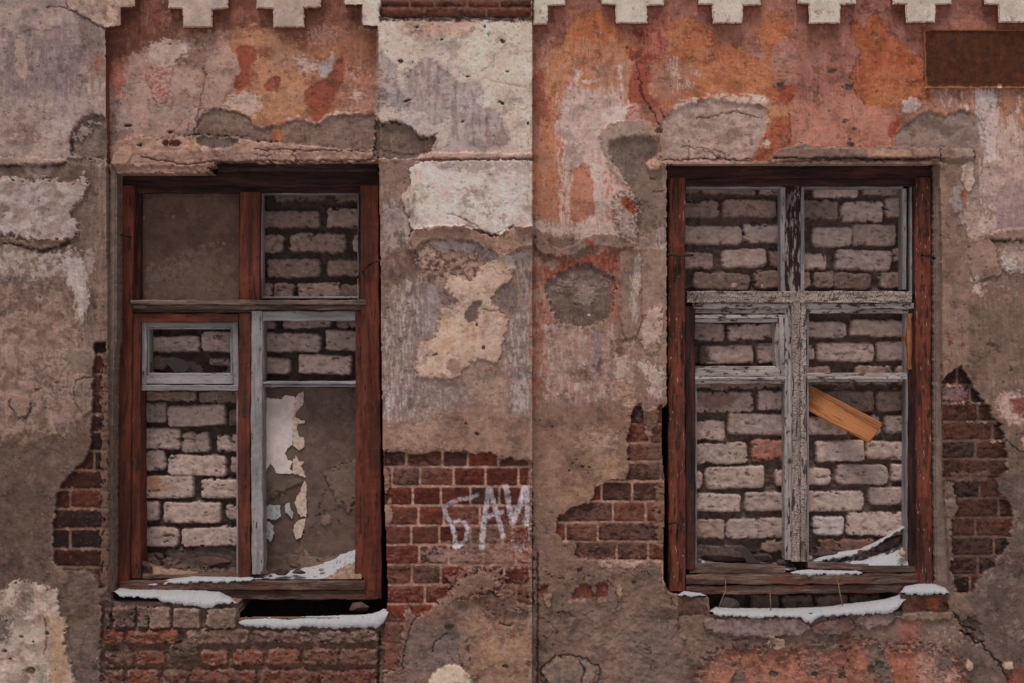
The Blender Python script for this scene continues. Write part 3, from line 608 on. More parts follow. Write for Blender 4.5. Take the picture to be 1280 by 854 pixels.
# ---- right bay, painted upper field
L([(666, -BIG), (1480, -BIG), (1480, 990), (666, 990)], (130, 107, 93), r=1, amp=.05, col2=(116, 95, 83), c2s=(45, 45), mott=.08)
L([(666, -BIG), (1480, -BIG), (1480, 112), (1220, 112), (1220, 190), (830, 205), (780, 200), (745, 280), (666, 290)], (150, 102, 88), r=2, amp=.3, col2=(134, 88, 75), c2s=(35, 30), mott=.05)
L([(985, 120), (1080, 120), (1120, 140), (1120, 186), (985, 190)], (176, 122, 102), r=10, amp=.4, a=.8)
ORG, ORG2 = (164, 106, 77), (164, 96, 62)
L([(674, 112), (682, 95), (683, 75), (692, 58), (706, 55), (708, 35), (718, 22), (735, 15), (755, 14), (765, 32), (775, 42), (787, 45), (796, 60), (790, 72), (790, 85), (786, 95), (785, 120), (790, 135), (785, 160), (700, 160), (692, 285), (668, 278), (668, 200), (678, 150), (686, 132), (681, 118)], ORG, dh=-.0015, r=1.5, amp=.45, col2=(170, 104, 64), c2s=(7, 30), c2t=0, mott=.07, ms=9)
L([(720, 30), (760, 18), (775, 50), (770, 90), (730, 100), (705, 80)], (166, 98, 64), r=8, amp=.8, ns=(5, 20), a=.8)
L([(690, 120), (790, 100), (790, 170), (750, 280), (690, 286)], (172, 118, 92), r=9, amp=.7, ns=(5, 26), a=.8)
L([(735, 75), (790, 70), (788, 100), (740, 105)], (158, 112, 90), r=6, amp=1., ns=(4, 20), a=.8)
L([(668, 100), (674, 85), (678, 82), (680, 105), (688, 128), (684, 142), (676, 158), (668, 165)], (134, 76, 60), dh=.001, r=3, amp=.8, a=.75)
L([(668, 150), (692, 150), (694, 280), (668, 275)], (166, 122, 100), r=6, amp=1.2, ns=(3.2, 24), a=.7)
L([(668, 60), (790, 40), (790, 130), (690, 140)], (176, 140, 120), r=6, amp=1.2, ns=(3.2, 22), thr=.72, a=.55)
L([(812, 60), (990, 60), (990, 130), (830, 130)], (176, 142, 122), r=6, amp=1.2, ns=(14, 3.2), thr=.74, a=.5)
# whitewash scraped over the orange
WHT = (186, 158, 147)
L([(703, 118), (712, 110), (724, 106), (735, 118), (745, 115), (765, 108), (775, 122), (780, 132), (795, 132), (800, 150), (775, 155), (755, 172), (760, 195), (768, 215), (783, 232), (790, 255), (795, 300), (760, 296), (720, 284), (690, 287), (668, 276), (670, 270), (688, 280), (702, 278), (700, 200), (697, 150), (698, 125)], WHT, dh=.001, r=5, amp=.95, ns=(4, 24), thr=.5, col2=(174, 140, 126), c2s=(4, 18), mott=.05)
L([(712, 115), (735, 120), (760, 125), (772, 150), (750, 180), (740, 210), (715, 215), (704, 180)], WHT, a=.9, r=5, amp=.9, ns=(4, 28))
L([(715, 214), (728, 206), (740, 208), (743, 240), (744, 270), (720, 280), (712, 278), (712, 240)], (170, 116, 95), r=2, amp=.6, ns=(4, 18), mott=.04)
L([(738, 200), (748, 206), (752, 240), (750, 272), (745, 272)], WHT, r=1.5, amp=.6, ns=(3, 20))
L([(752, 200), (768, 210), (786, 235), (796, 262), (797, 300), (770, 296), (756, 280)], (180, 152, 140), r=4, amp=.7, ns=(5, 12), col2=(170, 118, 98), c2s=(4, 9), c2t=.2)
L([(668, 270), (690, 282), (730, 280), (770, 285), (800, 300), (795, 308), (730, 298), (700, 296), (668, 292)], (178, 152, 141), r=3, amp=.6)
L([(750, 152), (752, 142), (765, 136), (778, 136), (786, 132), (787, 148), (765, 158)], (194, 170, 158), dh=.002, r=1.5, amp=.4, mott=.03)
for p in ([(719, 88), (727, 88), (727, 98), (720, 97)], [(717, 97), (723, 97), (722, 108), (716, 106)], [(726, 101), (750, 101), (750, 104), (727, 105)], [(772, 82), (777, 82), (778, 118), (774, 118)]): L(p, (192, 164, 152), r=1.2, amp=.6)
# the V of dark terracotta and the flaking pink round it
L([(786, 46), (800, 22), (838, 20), (838, 40), (834, 60), (836, 68), (822, 74), (808, 80), (795, 72), (796, 58)], (156, 96, 82), r=2, amp=.6, col2=(134, 66, 52), c2s=(5, 8), c2t=.25)
L([(776, 58), (790, 64), (800, 70), (825, 70), (828, 74), (812, 80), (790, 76), (780, 66)], (128, 62, 46), r=3, amp=1.)
for p in ([(785, 36), (808, 38), (806, 50), (790, 46)], [(823, 40), (832, 52), (826, 66), (822, 62)]): L(p, (128, 60, 46), r=2.5, amp=1.1, ns=(4, 8))
L([(793, 78), (808, 78), (812, 90), (817, 102), (811, 110), (819, 125), (826, 138), (812, 136), (803, 128), (798, 132), (787, 132), (785, 120), (787, 95)], (144, 78, 62), dh=-.002, r=1.2, amp=.3, mott=.05)
L([(808, 108), (818, 104), (824, 116), (820, 128), (812, 120)], (176, 128, 100), r=1.5)
line([(796, 80), (798, 95), (801, 120), (812, 135), (820, 150), (826, 165)], .9, .004, .5); line([(825, 138), (832, 150), (840, 162)], .8, .004, .5); line([(798, 132), (804, 130), (812, 136)], .7, .003, .4)
L([(787, 132), (800, 130), (800, 150), (785, 155), (780, 150)], (182, 140, 126), r=2, amp=.7, col2=(160, 100, 88), c2s=(4, 4))
fleck(823, 164, 10, 6, col=(52, 38, 34), depth=.02)
# orange right of the V
L([(836, 66), (834, 40), (845, 24), (865, 24), (880, 35), (895, 44), (899, 55), (915, 56), (928, 60), (938, 72), (950, 78), (960, 72), (950, 56), (945, 40), (958, 20), (970, 11), (980, 20), (985, 30), (992, 38), (978, 50), (965, 60), (962, 75), (964, 92), (966, 110), (986, 108), (988, 130), (950, 127), (925, 119), (890, 122), (850, 126), (838, 138), (825, 137), (818, 118), (815, 100), (812, 85)], ORG, dh=-.0015, r=1.5, amp=.45, col2=(162, 98, 66), c2s=(18, 5), c2t=.05, mott=.08, ms=8)
L([(814, 82), (845, 72), (862, 78), (864, 115), (845, 128), (825, 134), (816, 105)], (158, 114, 96), r=7, amp=.6, ns=(5, 14), a=.85)
L([(858, 92), (960, 78), (966, 112), (880, 118)], (176, 118, 78), r=7, amp=.8, ns=(16, 4), a=.85)
for p in ([(838, 72), (846, 72), (846, 112), (840, 116)], [(852, 104), (872, 108), (864, 113), (852, 112)], [(862, 90), (880, 92), (872, 96)]): L(p, WHT, r=3, amp=1.2, ns=(3, 12), a=.85)
L([(1061, 28), (1068, 26), (1078, 40), (1084, 22), (1092, 17), (1105, 28), (1111, 33), (1109, 46), (1118, 46), (1130, 57), (1136, 65), (1133, 72), (1148, 70), (1154, 85), (1156, 108), (1162, 122), (1140, 127), (1120, 136), (1096, 134), (1080, 133), (1067, 118), (1062, 95), (1070, 78), (1075, 66), (1066, 55), (1061, 42)], (158, 93, 62), dh=-.0015, r=1.5, amp=.4, col2=(148, 82, 54), c2s=(16, 16), c2t=0, mott=.07, ms=9)
line([(1061, 30), (1063, 50), (1074, 66), (1068, 82), (1062, 98), (1068, 118), (1080, 133)], .7, .002, .3)
L([(1080, 110), (1155, 105), (1158, 122), (1120, 135), (1085, 130)], (172, 114, 76), r=6, amp=.8, ns=(10, 4), a=.8)
# grey cement patches and their white rims
L([(836, 142), (848, 128), (870, 123), (900, 119), (928, 122), (945, 118), (960, 124), (962, 134), (940, 132), (920, 130), (880, 126), (852, 138), (842, 146)], (184, 160, 148), dh=.001, r=2.5, amp=.8, ns=(9, 4))
L([(828, 150), (840, 140), (858, 133), (872, 127), (885, 124), (905, 127), (925, 130), (950, 134), (962, 140), (958, 160), (950, 178), (942, 198), (935, 206), (828, 206), (822, 175)], (166, 142, 131), dh=-.005, r=1.5, amp=.35, col2=(148, 126, 115), c2s=(22, 9), c2t=.1, rough=.2)
L([(828, 160), (850, 150), (862, 175), (850, 205), (828, 206)], (156, 134, 123), r=7, amp=.5, a=.8)
for p in ([(850, 184), (880, 186), (905, 192), (905, 202)], [(885, 190), (905, 200), (940, 203)], [(862, 176), (860, 200)], [(870, 150), (920, 140), (950, 150)]): line(p, .8, .004, .35)
L([(936, 205), (946, 186), (956, 166), (968, 148), (988, 144), (987, 182), (966, 190), (950, 206)], (158, 94, 68), dh=-.001, r=1.5, amp=.4, col2=(146, 78, 56), c2s=(9, 9))
L([(958, 132), (988, 132), (990, 146), (968, 148), (958, 158), (956, 145)], (176, 126, 92), r=2, amp=.7)
L([(952, 178), (962, 176), (962, 184), (950, 186)], (190, 166, 152), r=1.5, amp=.8)
L([(970, 112), (980, 108), (993, 107), (991, 124), (984, 134), (974, 126)], (142, 74, 56), r=1.5, amp=.6)
L([(1106, 160), (1118, 152), (1122, 136), (1126, 150), (1118, 174), (1108, 174)], (142, 74, 54), r=2, amp=.8, ns=(4, 8))
L([(1128, 128), (1136, 122), (1150, 128), (1148, 136), (1140, 142), (1127, 141), (1125, 136)], (192, 168, 160), dh=.001, r=1.5, amp=.6)
L([(1122, 150), (1140, 140), (1162, 130), (1200, 130), (1214, 138), (1205, 146), (1160, 146), (1140, 158)], (166, 122, 100), r=4, amp=.8)
L([(1160, 112), (1216, 112), (1216, 140), (1190, 138), (1165, 132)], (154, 114, 96), r=2, amp=.5, ns=(4, 12), col2=(180, 152, 142), c2s=(5, 12), c2t=.25)
L([(1118, 186), (1117, 172), (1126, 160), (1140, 152), (1150, 143), (1162, 140), (1178, 146), (1200, 138), (1218, 146), (1228, 164), (1230, 190), (1240, 240), (1228, 290), (1212, 300), (1200, 260), (1205, 206), (1172, 206), (1172, 188)], (140, 121, 112), dh=-.004, r=1.5, amp=.4, col2=(128, 110, 101), c2s=(26, 12), rough=.15)
L([(1140, 155), (1160, 142), (1180, 152), (1195, 165), (1206, 168), (1180, 172), (1150, 160)], (108, 93, 86), r=4, amp=.5, a=.8)
L([(1214, 112), (1248, 112), (1248, 145), (1242, 190), (1236, 240), (1226, 262), (1230, 200), (1224, 165), (1216, 148)], (180, 160, 154), dh=.001, r=3, amp=.7, ns=(4, 28))
L([(1247, 112), (1480, 110), (1480, 225), (1262, 222), (1243, 222), (1242, 175), (1247, 145)], (158, 114, 86), r=2, amp=.6, ns=(4, 20), col2=(150, 120, 102), c2s=(7, 26), mott=.06)
L([(1238, 150), (1300, 160), (1300, 260), (1230, 262)], (182, 158, 146), r=8, amp=1.3, ns=(3.2, 26), a=.85)
L([(1268, 120), (1273, 120), (1274, 145), (1270, 145)], (184, 156, 144), r=1.5, amp=.8)
for q in [(1038, 90, 14, 5, -.1), (1060, 110, 11, 8, -.5), (1035, 140, 4, 4), (1055, 153, 9, 4, -.3), (974, 107, 10, 6, -.2), (1067, 162, 5, 3), (1062, 181, 10, 6), (1061, 175, 5, 4), (1094, 115, 5, 2, -.5), (1052, 110, 3, 4), (1082, 168, 3, 2), (1053, 71, 5, 2), (1050, 120, 2, 2), (838, 182, 2, 2), (1010, 145, 3, 3)]: fleck(*q, col=(70, 62, 60), depth=.001)
line([(985, 140), (987, 165), (986, 185)], .8, .003, .3); line([(1064, 135), (1066, 160), (1058, 180)], .6, .002, .25)
# strip of broken plaster over the right window
L([(955, 206), (966, 194), (985, 184), (1000, 180), (1012, 183), (1030, 186), (1080, 186), (1125, 184), (1145, 186), (1172, 186), (1216, 187), (1217, 198), (1170, 200), (1100, 200), (1000, 200), (970, 204)], (128, 106, 95), dh=.012, r=1.3, amp=.4, ns=(14, 4), col2=(112, 91, 82), c2s=(18, 6), rough=.2, lab=23)
L([(1080, 189), (1110, 188), (1136, 190), (1135, 199), (1082, 199)], (164, 132, 112), r=1.5, amp=.5)
L([(1140, 188), (1170, 188), (1172, 198), (1140, 199)], (142, 116, 103), r=2, amp=.7)
L([(1190, 188), (1215, 188), (1215, 198), (1190, 198)], (142, 124, 112), dh=.003, r=1)
line([(965, 199), (1000, 199), (1060, 199), (1120, 200), (1172, 199)], 1.2, .01, .6, 1); line([(1172, 186), (1173, 200)], .9, .005, .4); line([(1215, 187), (1217, 198)], 1.2, .008, .5)
line([(820, 202), (870, 199), (900, 200), (940, 201)], .9, .006, .5)
L([(815, 201), (900, 203), (1000, 203), (1180, 202), (1180, 210), (815, 210)], (146, 120, 108), r=1, amp=.3, dh=.004, col2=(126, 102, 92), c2s=(16, 4))
# ---- right bay, left of the window
L([(760, 178), (775, 173), (800, 171), (824, 172), (826, 200), (832, 210), (832, 310), (798, 310), (796, 265), (786, 235), (770, 215), (760, 195)], (122, 104, 94), dh=-.004, r=2, amp=.4, col2=(132, 111, 100), c2s=(12, 20))
L([(760, 178), (775, 173), (822, 172), (824, 190), (800, 215), (790, 240), (772, 215), (762, 198)], (104, 89, 81), r=3, amp=.4, col2=(114, 98, 89), c2s=(10, 10))
L([(748, 168), (762, 154), (785, 152), (800, 150), (822, 162), (820, 172), (790, 171), (768, 174), (760, 182), (764, 205), (776, 216), (788, 236), (780, 232), (762, 214), (752, 190)], (150, 130, 119), dh=.005, r=2, amp=.4)
L([(800, 150), (826, 160), (832, 175), (830, 205), (820, 212), (806, 208), (818, 198), (826, 180)], (166, 134, 112), r=3, amp=.8, a=.8)
L([(806, 200), (818, 198), (826, 208), (818, 214), (806, 210)], (172, 140, 118), dh=.012, r=1.5)
fleck(815, 224, 7, 4, .6, col=(96, 70, 58))
line([(815, 240), (830, 239)], .7, .003, .4)
L([(765, 250), (772, 242), (786, 240), (796, 250), (800, 262), (797, 270), (795, 300), (775, 298), (768, 275)], (142, 124, 114), r=3, amp=.8, ns=(4, 4), dh=.006, col2=(170, 148, 136), c2s=(4, 4))
L([(772, 248), (785, 246), (794, 258), (792, 270), (785, 264), (776, 256)], (132, 62, 44), r=1.5, amp=.9, ns=(4, 4))
L([(798, 268), (815, 265), (820, 290), (806, 298), (799, 290)], (100, 84, 78), r=6, amp=.5, a=.85)
L([(820, 290), (833, 280), (833, 318), (822, 318)], (150, 136, 130), r=4, amp=.8, ns=(3, 14), a=.8)
L([(668, 284), (678, 290), (682, 300), (690, 308), (704, 314), (718, 306), (728, 298), (745, 293), (765, 294), (785, 300), (798, 308), (775, 312), (750, 308), (730, 312), (710, 322), (694, 322), (684, 318), (668, 312)], (122, 102, 91), dh=.010, r=2, amp=.3)
L([(664, 310), (676, 318), (680, 340), (690, 372), (700, 382), (700, 400), (682, 405), (680, 480), (672, 520), (664, 520)], (142, 88, 68), r=3, amp=1., ns=(4, 14), a=.85, col2=(152, 122, 108), c2s=(4, 14), c2t=.05)
L([(676, 330), (690, 316), (706, 322), (716, 326), (735, 318), (752, 312), (772, 314), (774, 338), (770, 345), (752, 340), (736, 330), (718, 336), (704, 342), (690, 350), (682, 352)], (130, 68, 52), r=3, amp=1.15, ns=(4, 4), thr=.58, col2=(112, 56, 44), c2s=(5, 5))
L([(732, 300), (742, 298), (740, 312), (732, 312)], (130, 66, 52), r=2, amp=.7)
L([(740, 318), (748, 306), (760, 308), (758, 316)], (164, 120, 106), r=2, amp=.8)
L([(684, 322), (698, 318), (702, 330), (694, 338), (684, 340)], (142, 124, 112), r=2, amp=.9, a=.8)
L([(684, 352), (698, 342), (716, 334), (735, 328), (752, 340), (768, 346), (768, 362), (766, 390), (756, 402), (730, 410), (705, 406), (694, 396), (684, 374), (678, 352)], (106, 90, 80), dh=-.008, r=2.5, amp=.5, col2=(94, 79, 71), c2s=(16, 10), rough=.3)
L([(688, 364), (691, 352), (700, 347), (722, 348), (738, 352), (766, 346), (762, 356), (744, 362), (743, 378), (736, 385), (722, 382), (719, 370), (722, 360), (708, 356), (698, 364)], (136, 122, 119), dh=.003, r=4, amp=.8, ns=(12, 7), mott=.06, a=.75)
L([(768, 330), (774, 340), (772, 400), (766, 405), (764, 370)], (152, 96, 80), r=2.5, amp=1., ns=(3, 8))
fleck(736, 394, 4, 3, col=(190, 180, 172), depth=-.001)
L([(774, 312), (800, 310), (802, 400), (795, 420), (782, 425), (774, 395)], (136, 112, 98), dh=.005, r=1.2, amp=.3, col2=(126, 104, 92), c2s=(6, 24))
L([(796, 318), (803, 318), (800, 350), (794, 365), (796, 402), (789, 402), (788, 360)], (162, 146, 136), r=2, amp=.8, ns=(3, 14))
L([(802, 310), (833, 312), (833, 510), (802, 505)], (130, 108, 96), r=1.5, amp=.3, col2=(140, 118, 106), c2s=(14, 22))
L([(806, 392), (818, 384), (826, 380), (827, 420), (820, 445), (806, 440), (798, 428), (800, 412)], (168, 142, 130), dh=.004, r=2, amp=.7, ns=(4, 10))
L([(680, 405), (700, 405), (730, 412), (765, 402), (772, 425), (795, 425), (800, 450), (790, 495), (760, 500), (690, 510), (680, 480)], (146, 118, 106), r=5, amp=.7, ns=(7, 9), col2=(160, 138, 128), c2s=(5, 14), c2t=.1, mott=.12)
L([(742, 412), (750, 408), (750, 470), (742, 480)], (128, 112, 116), r=3, amp=1.1, ns=(3, 14))
L([(765, 424), (780, 420), (782, 445), (768, 448)], (112, 84, 76), r=3, amp=1.)
L([(772, 448), (784, 442), (784, 468), (776, 486), (768, 470)], (170, 146, 132), dh=.003, r=1.5, amp=.6)
L([(756, 470), (795, 480), (800, 500), (790, 515), (775, 505), (762, 490)], (162, 130, 114), r=3, amp=.8, dh=.002, col2=(134, 104, 92), c2s=(5, 5))
L([(798, 445), (815, 448), (828, 465), (832, 508), (815, 512), (806, 516), (796, 505), (792, 470)], (124, 102, 92), dh=.002, r=2)
L([(796, 448), (812, 456), (828, 462), (828, 478), (812, 474), (800, 466)], (168, 148, 138), r=3, amp=1.1, ns=(4, 5))
L([(810, 470), (828, 470), (828, 492), (820, 498), (810, 492)], (172, 152, 142), r=2.5, amp=1., ns=(3, 8))
L([(708, 462), (738, 462), (738, 478), (712, 478)], (110, 90, 80), r=5, amp=.8, a=.85); L([(695, 490), (716, 488), (716, 505), (698, 505)], (104, 86, 77), r=5, amp=.8, a=.85)
L([(744, 456), (750, 450), (750, 468), (746, 476)], (112, 82, 78), r=2, amp=.9)
L([(668, 505), (780, 505), (790, 540), (786, 600), (720, 640), (668, 640)], (136, 110, 92), r=8, amp=.4, col2=(124, 99, 84), c2s=(28, 18), c2t=0, mott=.08)
L([(718, 545), (770, 535), (772, 560), (725, 562)], (158, 134, 118), r=6, amp=.9, ns=(16, 5), a=.8)
L([(745, 560), (775, 575), (782, 598), (760, 600), (745, 590)], (156, 126, 104), r=6, amp=.7, a=.8)
L([(668, 510), (770, 508), (768, 525), (700, 532), (668, 530)], (120, 97, 84), r=6, amp=.7, a=.8)
for q in [(716, 579, 3, 3), (728, 583, 4, 4), (712, 588, 3, 3), (720, 574, 2, 2), (690, 533, 2, 2), (736, 584, 3, 2)]: fleck(*q, col=(70, 54, 48), depth=.005)
L([(806, 430), (832, 425), (832, 446), (815, 452)], (138, 116, 104), r=2)
# ---- right bay, brick left of the window, foot
L([(668, 640), (860, 690), (880, 800), (900, BIG * 3), (668, BIG * 3)], (116, 95, 84), r=6, rough=.8, col2=(102, 84, 75), c2s=(24, 24), mott=.1)
L([(668, 620), (720, 640), (725, 700), (700, 720), (668, 715)], (124, 101, 89), r=6, a=.8, rough=.25)
L([(720, 760), (800, 740), (850, 800), (800, 990), (700, 990)], (122, 101, 90), r=9, amp=.9, ns=(12, 12), a=.7, col2=(102, 90, 84), c2s=(12, 12), rough=1.)
L([(790, 780), (840, 780), (860, 850), (820, 880), (780, 850)], (108, 94, 88), r=9, amp=1., a=.7, rough=1.)
BK3 = [(505, 530, [806]), (530, 555, [812]), (555, 578, [830]), (578, 602, [826]), (602, 627, [752, 790]), (627, 653, [766, 807]), (653, 677, [707, 747]), (677, 701, [771, 810])]
W.courses([(790, 517), (796, 505), (801, 500), (806, 516), (815, 513), (828, 508), (836, 520), (836, 735), (828, 728), (824, 704), (810, 700), (790, 702), (765, 699), (735, 699), (722, 697), (717, 690), (724, 683), (712, 673), (704, 676), (697, 668), (694, 655), (700, 645), (712, 636), (724, 631), (736, 628), (743, 614), (750, 605), (765, 600), (783, 599), (786, 580), (784, 560), (786, 540)],
          BK3, BRK, MORT, lab=12, hb=.002, r=2, amp=.45)
L([(808, 510), (824, 510), (820, 530), (812, 548), (806, 545)], (142, 112, 96), r=2, amp=.6, dh=.006)
L([(812, 560), (830, 545), (832, 600), (815, 600)], (92, 74, 64), r=4, amp=.6, a=.7)
L([(818, 600), (834, 600), (834, 690), (822, 690), (818, 660)], (120, 92, 80), r=4, amp=.7, a=.8, dh=.004)
L([(745, 699), (800, 698), (812, 706), (780, 712), (750, 708)], (156, 130, 118), r=3, amp=.9, ns=(12, 4), dh=.003)
for p in ([(712, 748), (718, 735), (730, 727), (738, 734), (745, 748)], [(744, 747), (744, 730), (758, 726), (760, 746)], [(672, 740), (674, 732), (684, 729), (686, 738), (680, 744), (674, 745)]):
    L(p, (108, 62, 50), dh=-.006, r=1.5, amp=.5, col2=(90, 58, 50), c2s=(9, 9), lab=None)
L([(708, 748), (764, 747), (764, 750), (708, 751)], (146, 118, 104), r=1, amp=.5)
W.line([(676, 835), (690, 822), (712, 817), (735, 824), (751, 834), (748, 848), (735, 858), (700, 862), (678, 850), (676, 835)], 1., .008, .4, 3)
L([(678, 836), (692, 824), (712, 820), (735, 827), (748, 836), (735, 856), (700, 858), (682, 850)], (118, 103, 94), dh=.006, r=2, amp=.5, col2=(134, 116, 104), c2s=(7, 7), rough=.6)
line([(726, 824), (730, 840), (724, 858)], 1.2, .008, .5)
for p in ([(670, 705), (690, 720), (720, 722), (745, 720)], [(760, 725), (775, 745), (770, 765), (758, 775)], [(780, 712), (800, 708), (812, 720)], [(690, 760), (720, 770), (745, 762)], [(830, 735), (845, 760), (848, 790)], [(674, 770), (690, 778), (695, 790), (680, 798)], [(790, 800), (815, 815), (812, 840)], [(668, 800), (690, 805), (705, 815)]): line(p, .75, .006, .3, 5, gap=.2)
L([(770, 728), (778, 735), (776, 748), (770, 745)], (138, 112, 98), dh=.007, r=1.5); L([(678, 742), (690, 742), (688, 760), (680, 755)], (134, 108, 94), dh=.006, r=1.5)
fleck(724, 712, 7, 7, col=(84, 66, 58), depth=.008); fleck(792, 728, 6, 5, col=(84, 70, 62), depth=.007)
L([(664, 640), (669, 640), (669, 990), (664, 990)], (128, 106, 96), r=1, amp=.3)
line([(671.5, 690), (672, 760), (671, 990)], 1.1, .008, .5, 1.5)
for q in ([(700, 640), (830, 610), (830, 700), (720, 700)], [(790, 515), (832, 515), (832, 600), (788, 600)]): L(q, (116, 90, 78), r=7, amp=1.25, ns=(9, 7), thr=.74, a=.5, dh=.002)
# ---- right bay, right of the window
L([(1168, 200), (1208, 200), (1204, 300), (1212, 400), (1206, 470), (1168, 480)], (132, 109, 96), r=3, amp=.4, col2=(120, 98, 87), c2s=(10, 24), mott=.07)
L([(1180, 215), (1200, 212), (1202, 250), (1206, 285), (1196, 300), (1188, 280), (1184, 250)], (114, 95, 86), r=4, amp=.6, a=.85)
L([(1185, 250), (1198, 225), (1203, 235), (1196, 252), (1206, 275), (1200, 285), (1192, 262)], (148, 136, 136), r=3, amp=.9, a=.85)
L([(1201, 206), (1210, 202), (1216, 204), (1217, 230), (1210, 242), (1203, 236), (1200, 222)], (172, 150, 138), dh=.004, r=1.5, amp=.5)
L([(1201, 234), (1209, 240), (1206, 256), (1201, 250)], (158, 90, 62), r=1.5, amp=.8)
L([(1206, 258), (1214, 252), (1222, 268), (1240, 276), (1240, 290), (1216, 300), (1206, 298)], (168, 144, 132), dh=.002, r=2.5, amp=.7, ns=(4, 8))
L([(1224, 200), (1300, 210), (1300, 300), (1236, 298), (1240, 270), (1228, 250)], (168, 142, 132), r=3, amp=.9, ns=(4, 20))
L([(1246, 236), (1262, 226), (1300, 220), (1300, 280), (1262, 290), (1246, 288), (1240, 270)], (148, 126, 124), r=3, amp=.5, ns=(6, 12), mott=.05)
L([(1208, 300), (1240, 300), (1250, 345), (1215, 352), (1208, 330)], (138, 115, 103), dh=.004, r=2, amp=.5)
L([(1236, 292), (1250, 288), (1270, 287), (1480, 285), (1480, 296), (1250, 301), (1236, 299)], (126, 104, 92), dh=.012, r=1.5, amp=.4)
line([(1236, 300), (1252, 302), (1300, 298)], 1.2, .008, .5, 2)
L([(1246, 308), (1262, 302), (1480, 300), (1480, 345), (1275, 346), (1262, 340), (1252, 328)], (160, 138, 130), dh=.003, r=2.5, amp=.7, col2=(140, 118, 110), c2s=(6, 6))
L([(1250, 322), (1264, 322), (1268, 340), (1254, 342)], (170, 154, 148), dh=.003, r=2.5, amp=.9)
L([(1212, 348), (1250, 342), (1480, 348), (1480, 380), (1215, 378)], (112, 93, 82), r=5, amp=.7, ns=(9, 6), col2=(140, 118, 106), c2s=(5, 4), c2t=.4)
L([(1212, 345), (1225, 350), (1228, 368), (1216, 368)], (168, 148, 138), r=3, amp=1.)
L([(1205, 378), (1480, 375), (1480, 620), (1262, 620), (1240, 520), (1208, 460)], (117, 97, 86), r=6, amp=.4, col2=(106, 88, 78), c2s=(28, 28), mott=.08, rough=.1)
L([(1168, 380), (1206, 380), (1208, 460), (1176, 480), (1168, 480)], (126, 104, 91), r=4, a=.7, amp=.4, col2=(138, 112, 98), c2s=(9, 20))
L([(1178, 414), (1184, 416), (1190, 432), (1184, 430)], (112, 66, 56), r=1.5, dh=-.003); fleck(1237, 431, 12, 6, col=(96, 78, 70), depth=.006); fleck(1202, 432, 3, 2, col=(90, 70, 60))
L([(1182, 318), (1194, 322), (1194, 345), (1184, 350)], (116, 88, 78), r=3, amp=.9, ns=(4, 8), a=.8)
L([(1240, 500), (1255, 488), (1300, 490), (1300, 530), (1258, 530), (1248, 515)], (160, 130, 120), r=3, amp=.8, dh=-.002, col2=(170, 148, 140), c2s=(5, 5))
L([(1258, 498), (1300, 494), (1300, 518), (1268, 518)], (126, 76, 66), r=3, amp=.7)
L([(1272, 548), (1300, 544), (1300, 566), (1278, 564)], (178, 142, 128), r=1.5, dh=.004); line([(1255, 550), (1268, 560), (1276, 566), (1290, 572)], .8, .005, .5)
for q in [(1252, 478, 3, 4), (1222, 408, 3, 2), (1262, 462, 4, 8), (1247, 440, 2, 2)]: fleck(*q, col=(86, 70, 62))
L([(1180, 600), (1262, 590), (1480, 560), (1480, BIG * 3), (1180, BIG * 3)], (98, 84, 77), r=8, amp=.4, col2=(88, 75, 68), c2s=(32, 32), mott=.09, rough=.25)
for _ in range(34):
    x_, y_ = rnd.uniform(1225, 1300), rnd.uniform(640, 860)
    L([(x_ - 4, y_ - 3), (x_ + 3, y_ - 5), (x_ + 5, y_ + 3), (x_ - 2, y_ + 5)], (136, 120, 112), r=1.5, amp=1.5, ns=(2.2, 2.2), a=.6)
BK4 = [(456, 481, [1196]), (481, 504, [1212]), (504, 527, [1222]), (527, 551, [1240]), (551, 574, [1219]), (574, 598, []), (598, 623, [1224]), (623, 647, [1248]), (647, 671, [1219]), (671, 695, [1242]), (695, 719, [1222]), (719, 742, [1212])]
W.courses([(1172, 478), (1180, 470), (1188, 466), (1196, 456), (1201, 460), (1210, 474), (1215, 488), (1226, 500), (1234, 508), (1240, 522), (1248, 530), (1253, 545), (1258, 570), (1252, 592), (1244, 600), (1250, 620), (1262, 632), (1264, 652), (1258, 672), (1256, 684), (1246, 694), (1238, 706), (1226, 716), (1220, 728), (1212, 742), (1196, 742), (1190, 728), (1186, 700), (1184, 690), (1178, 600), (1170, 560)],
          BK4, BRKD, MORTD, lab=13, hb=.002, r=2, amp=.45)
L([(1178, 600), (1190, 602), (1196, 640), (1188, 650), (1190, 700), (1184, 705), (1176, 690)], (122, 104, 94), dh=.006, r=2, amp=.5)
L([(1188, 590), (1240, 590), (1230, 600), (1190, 600)], (120, 98, 87), r=2, amp=.8, a=.8)
L([(1176, 486), (1200, 480), (1210, 490), (1205, 502), (1180, 504)], (122, 96, 96), r=3, amp=.9, ns=(4, 4))
for (x0, y0, x1, y1) in ((1180, 480, 1212, 483), (1190, 502, 1228, 505), (1206, 526, 1246, 529), (1232, 550, 1252, 553)): L([(x0, y0), (x1, y0), (x1, y1), (x0, y1)], (166, 136, 116), r=1, amp=.5, dh=.004)
L([(1180, 500), (1250, 520), (1258, 700), (1185, 740)], (84, 65, 57), r=8, amp=1.25, ns=(10, 7), thr=.76, a=.5, dh=.002)
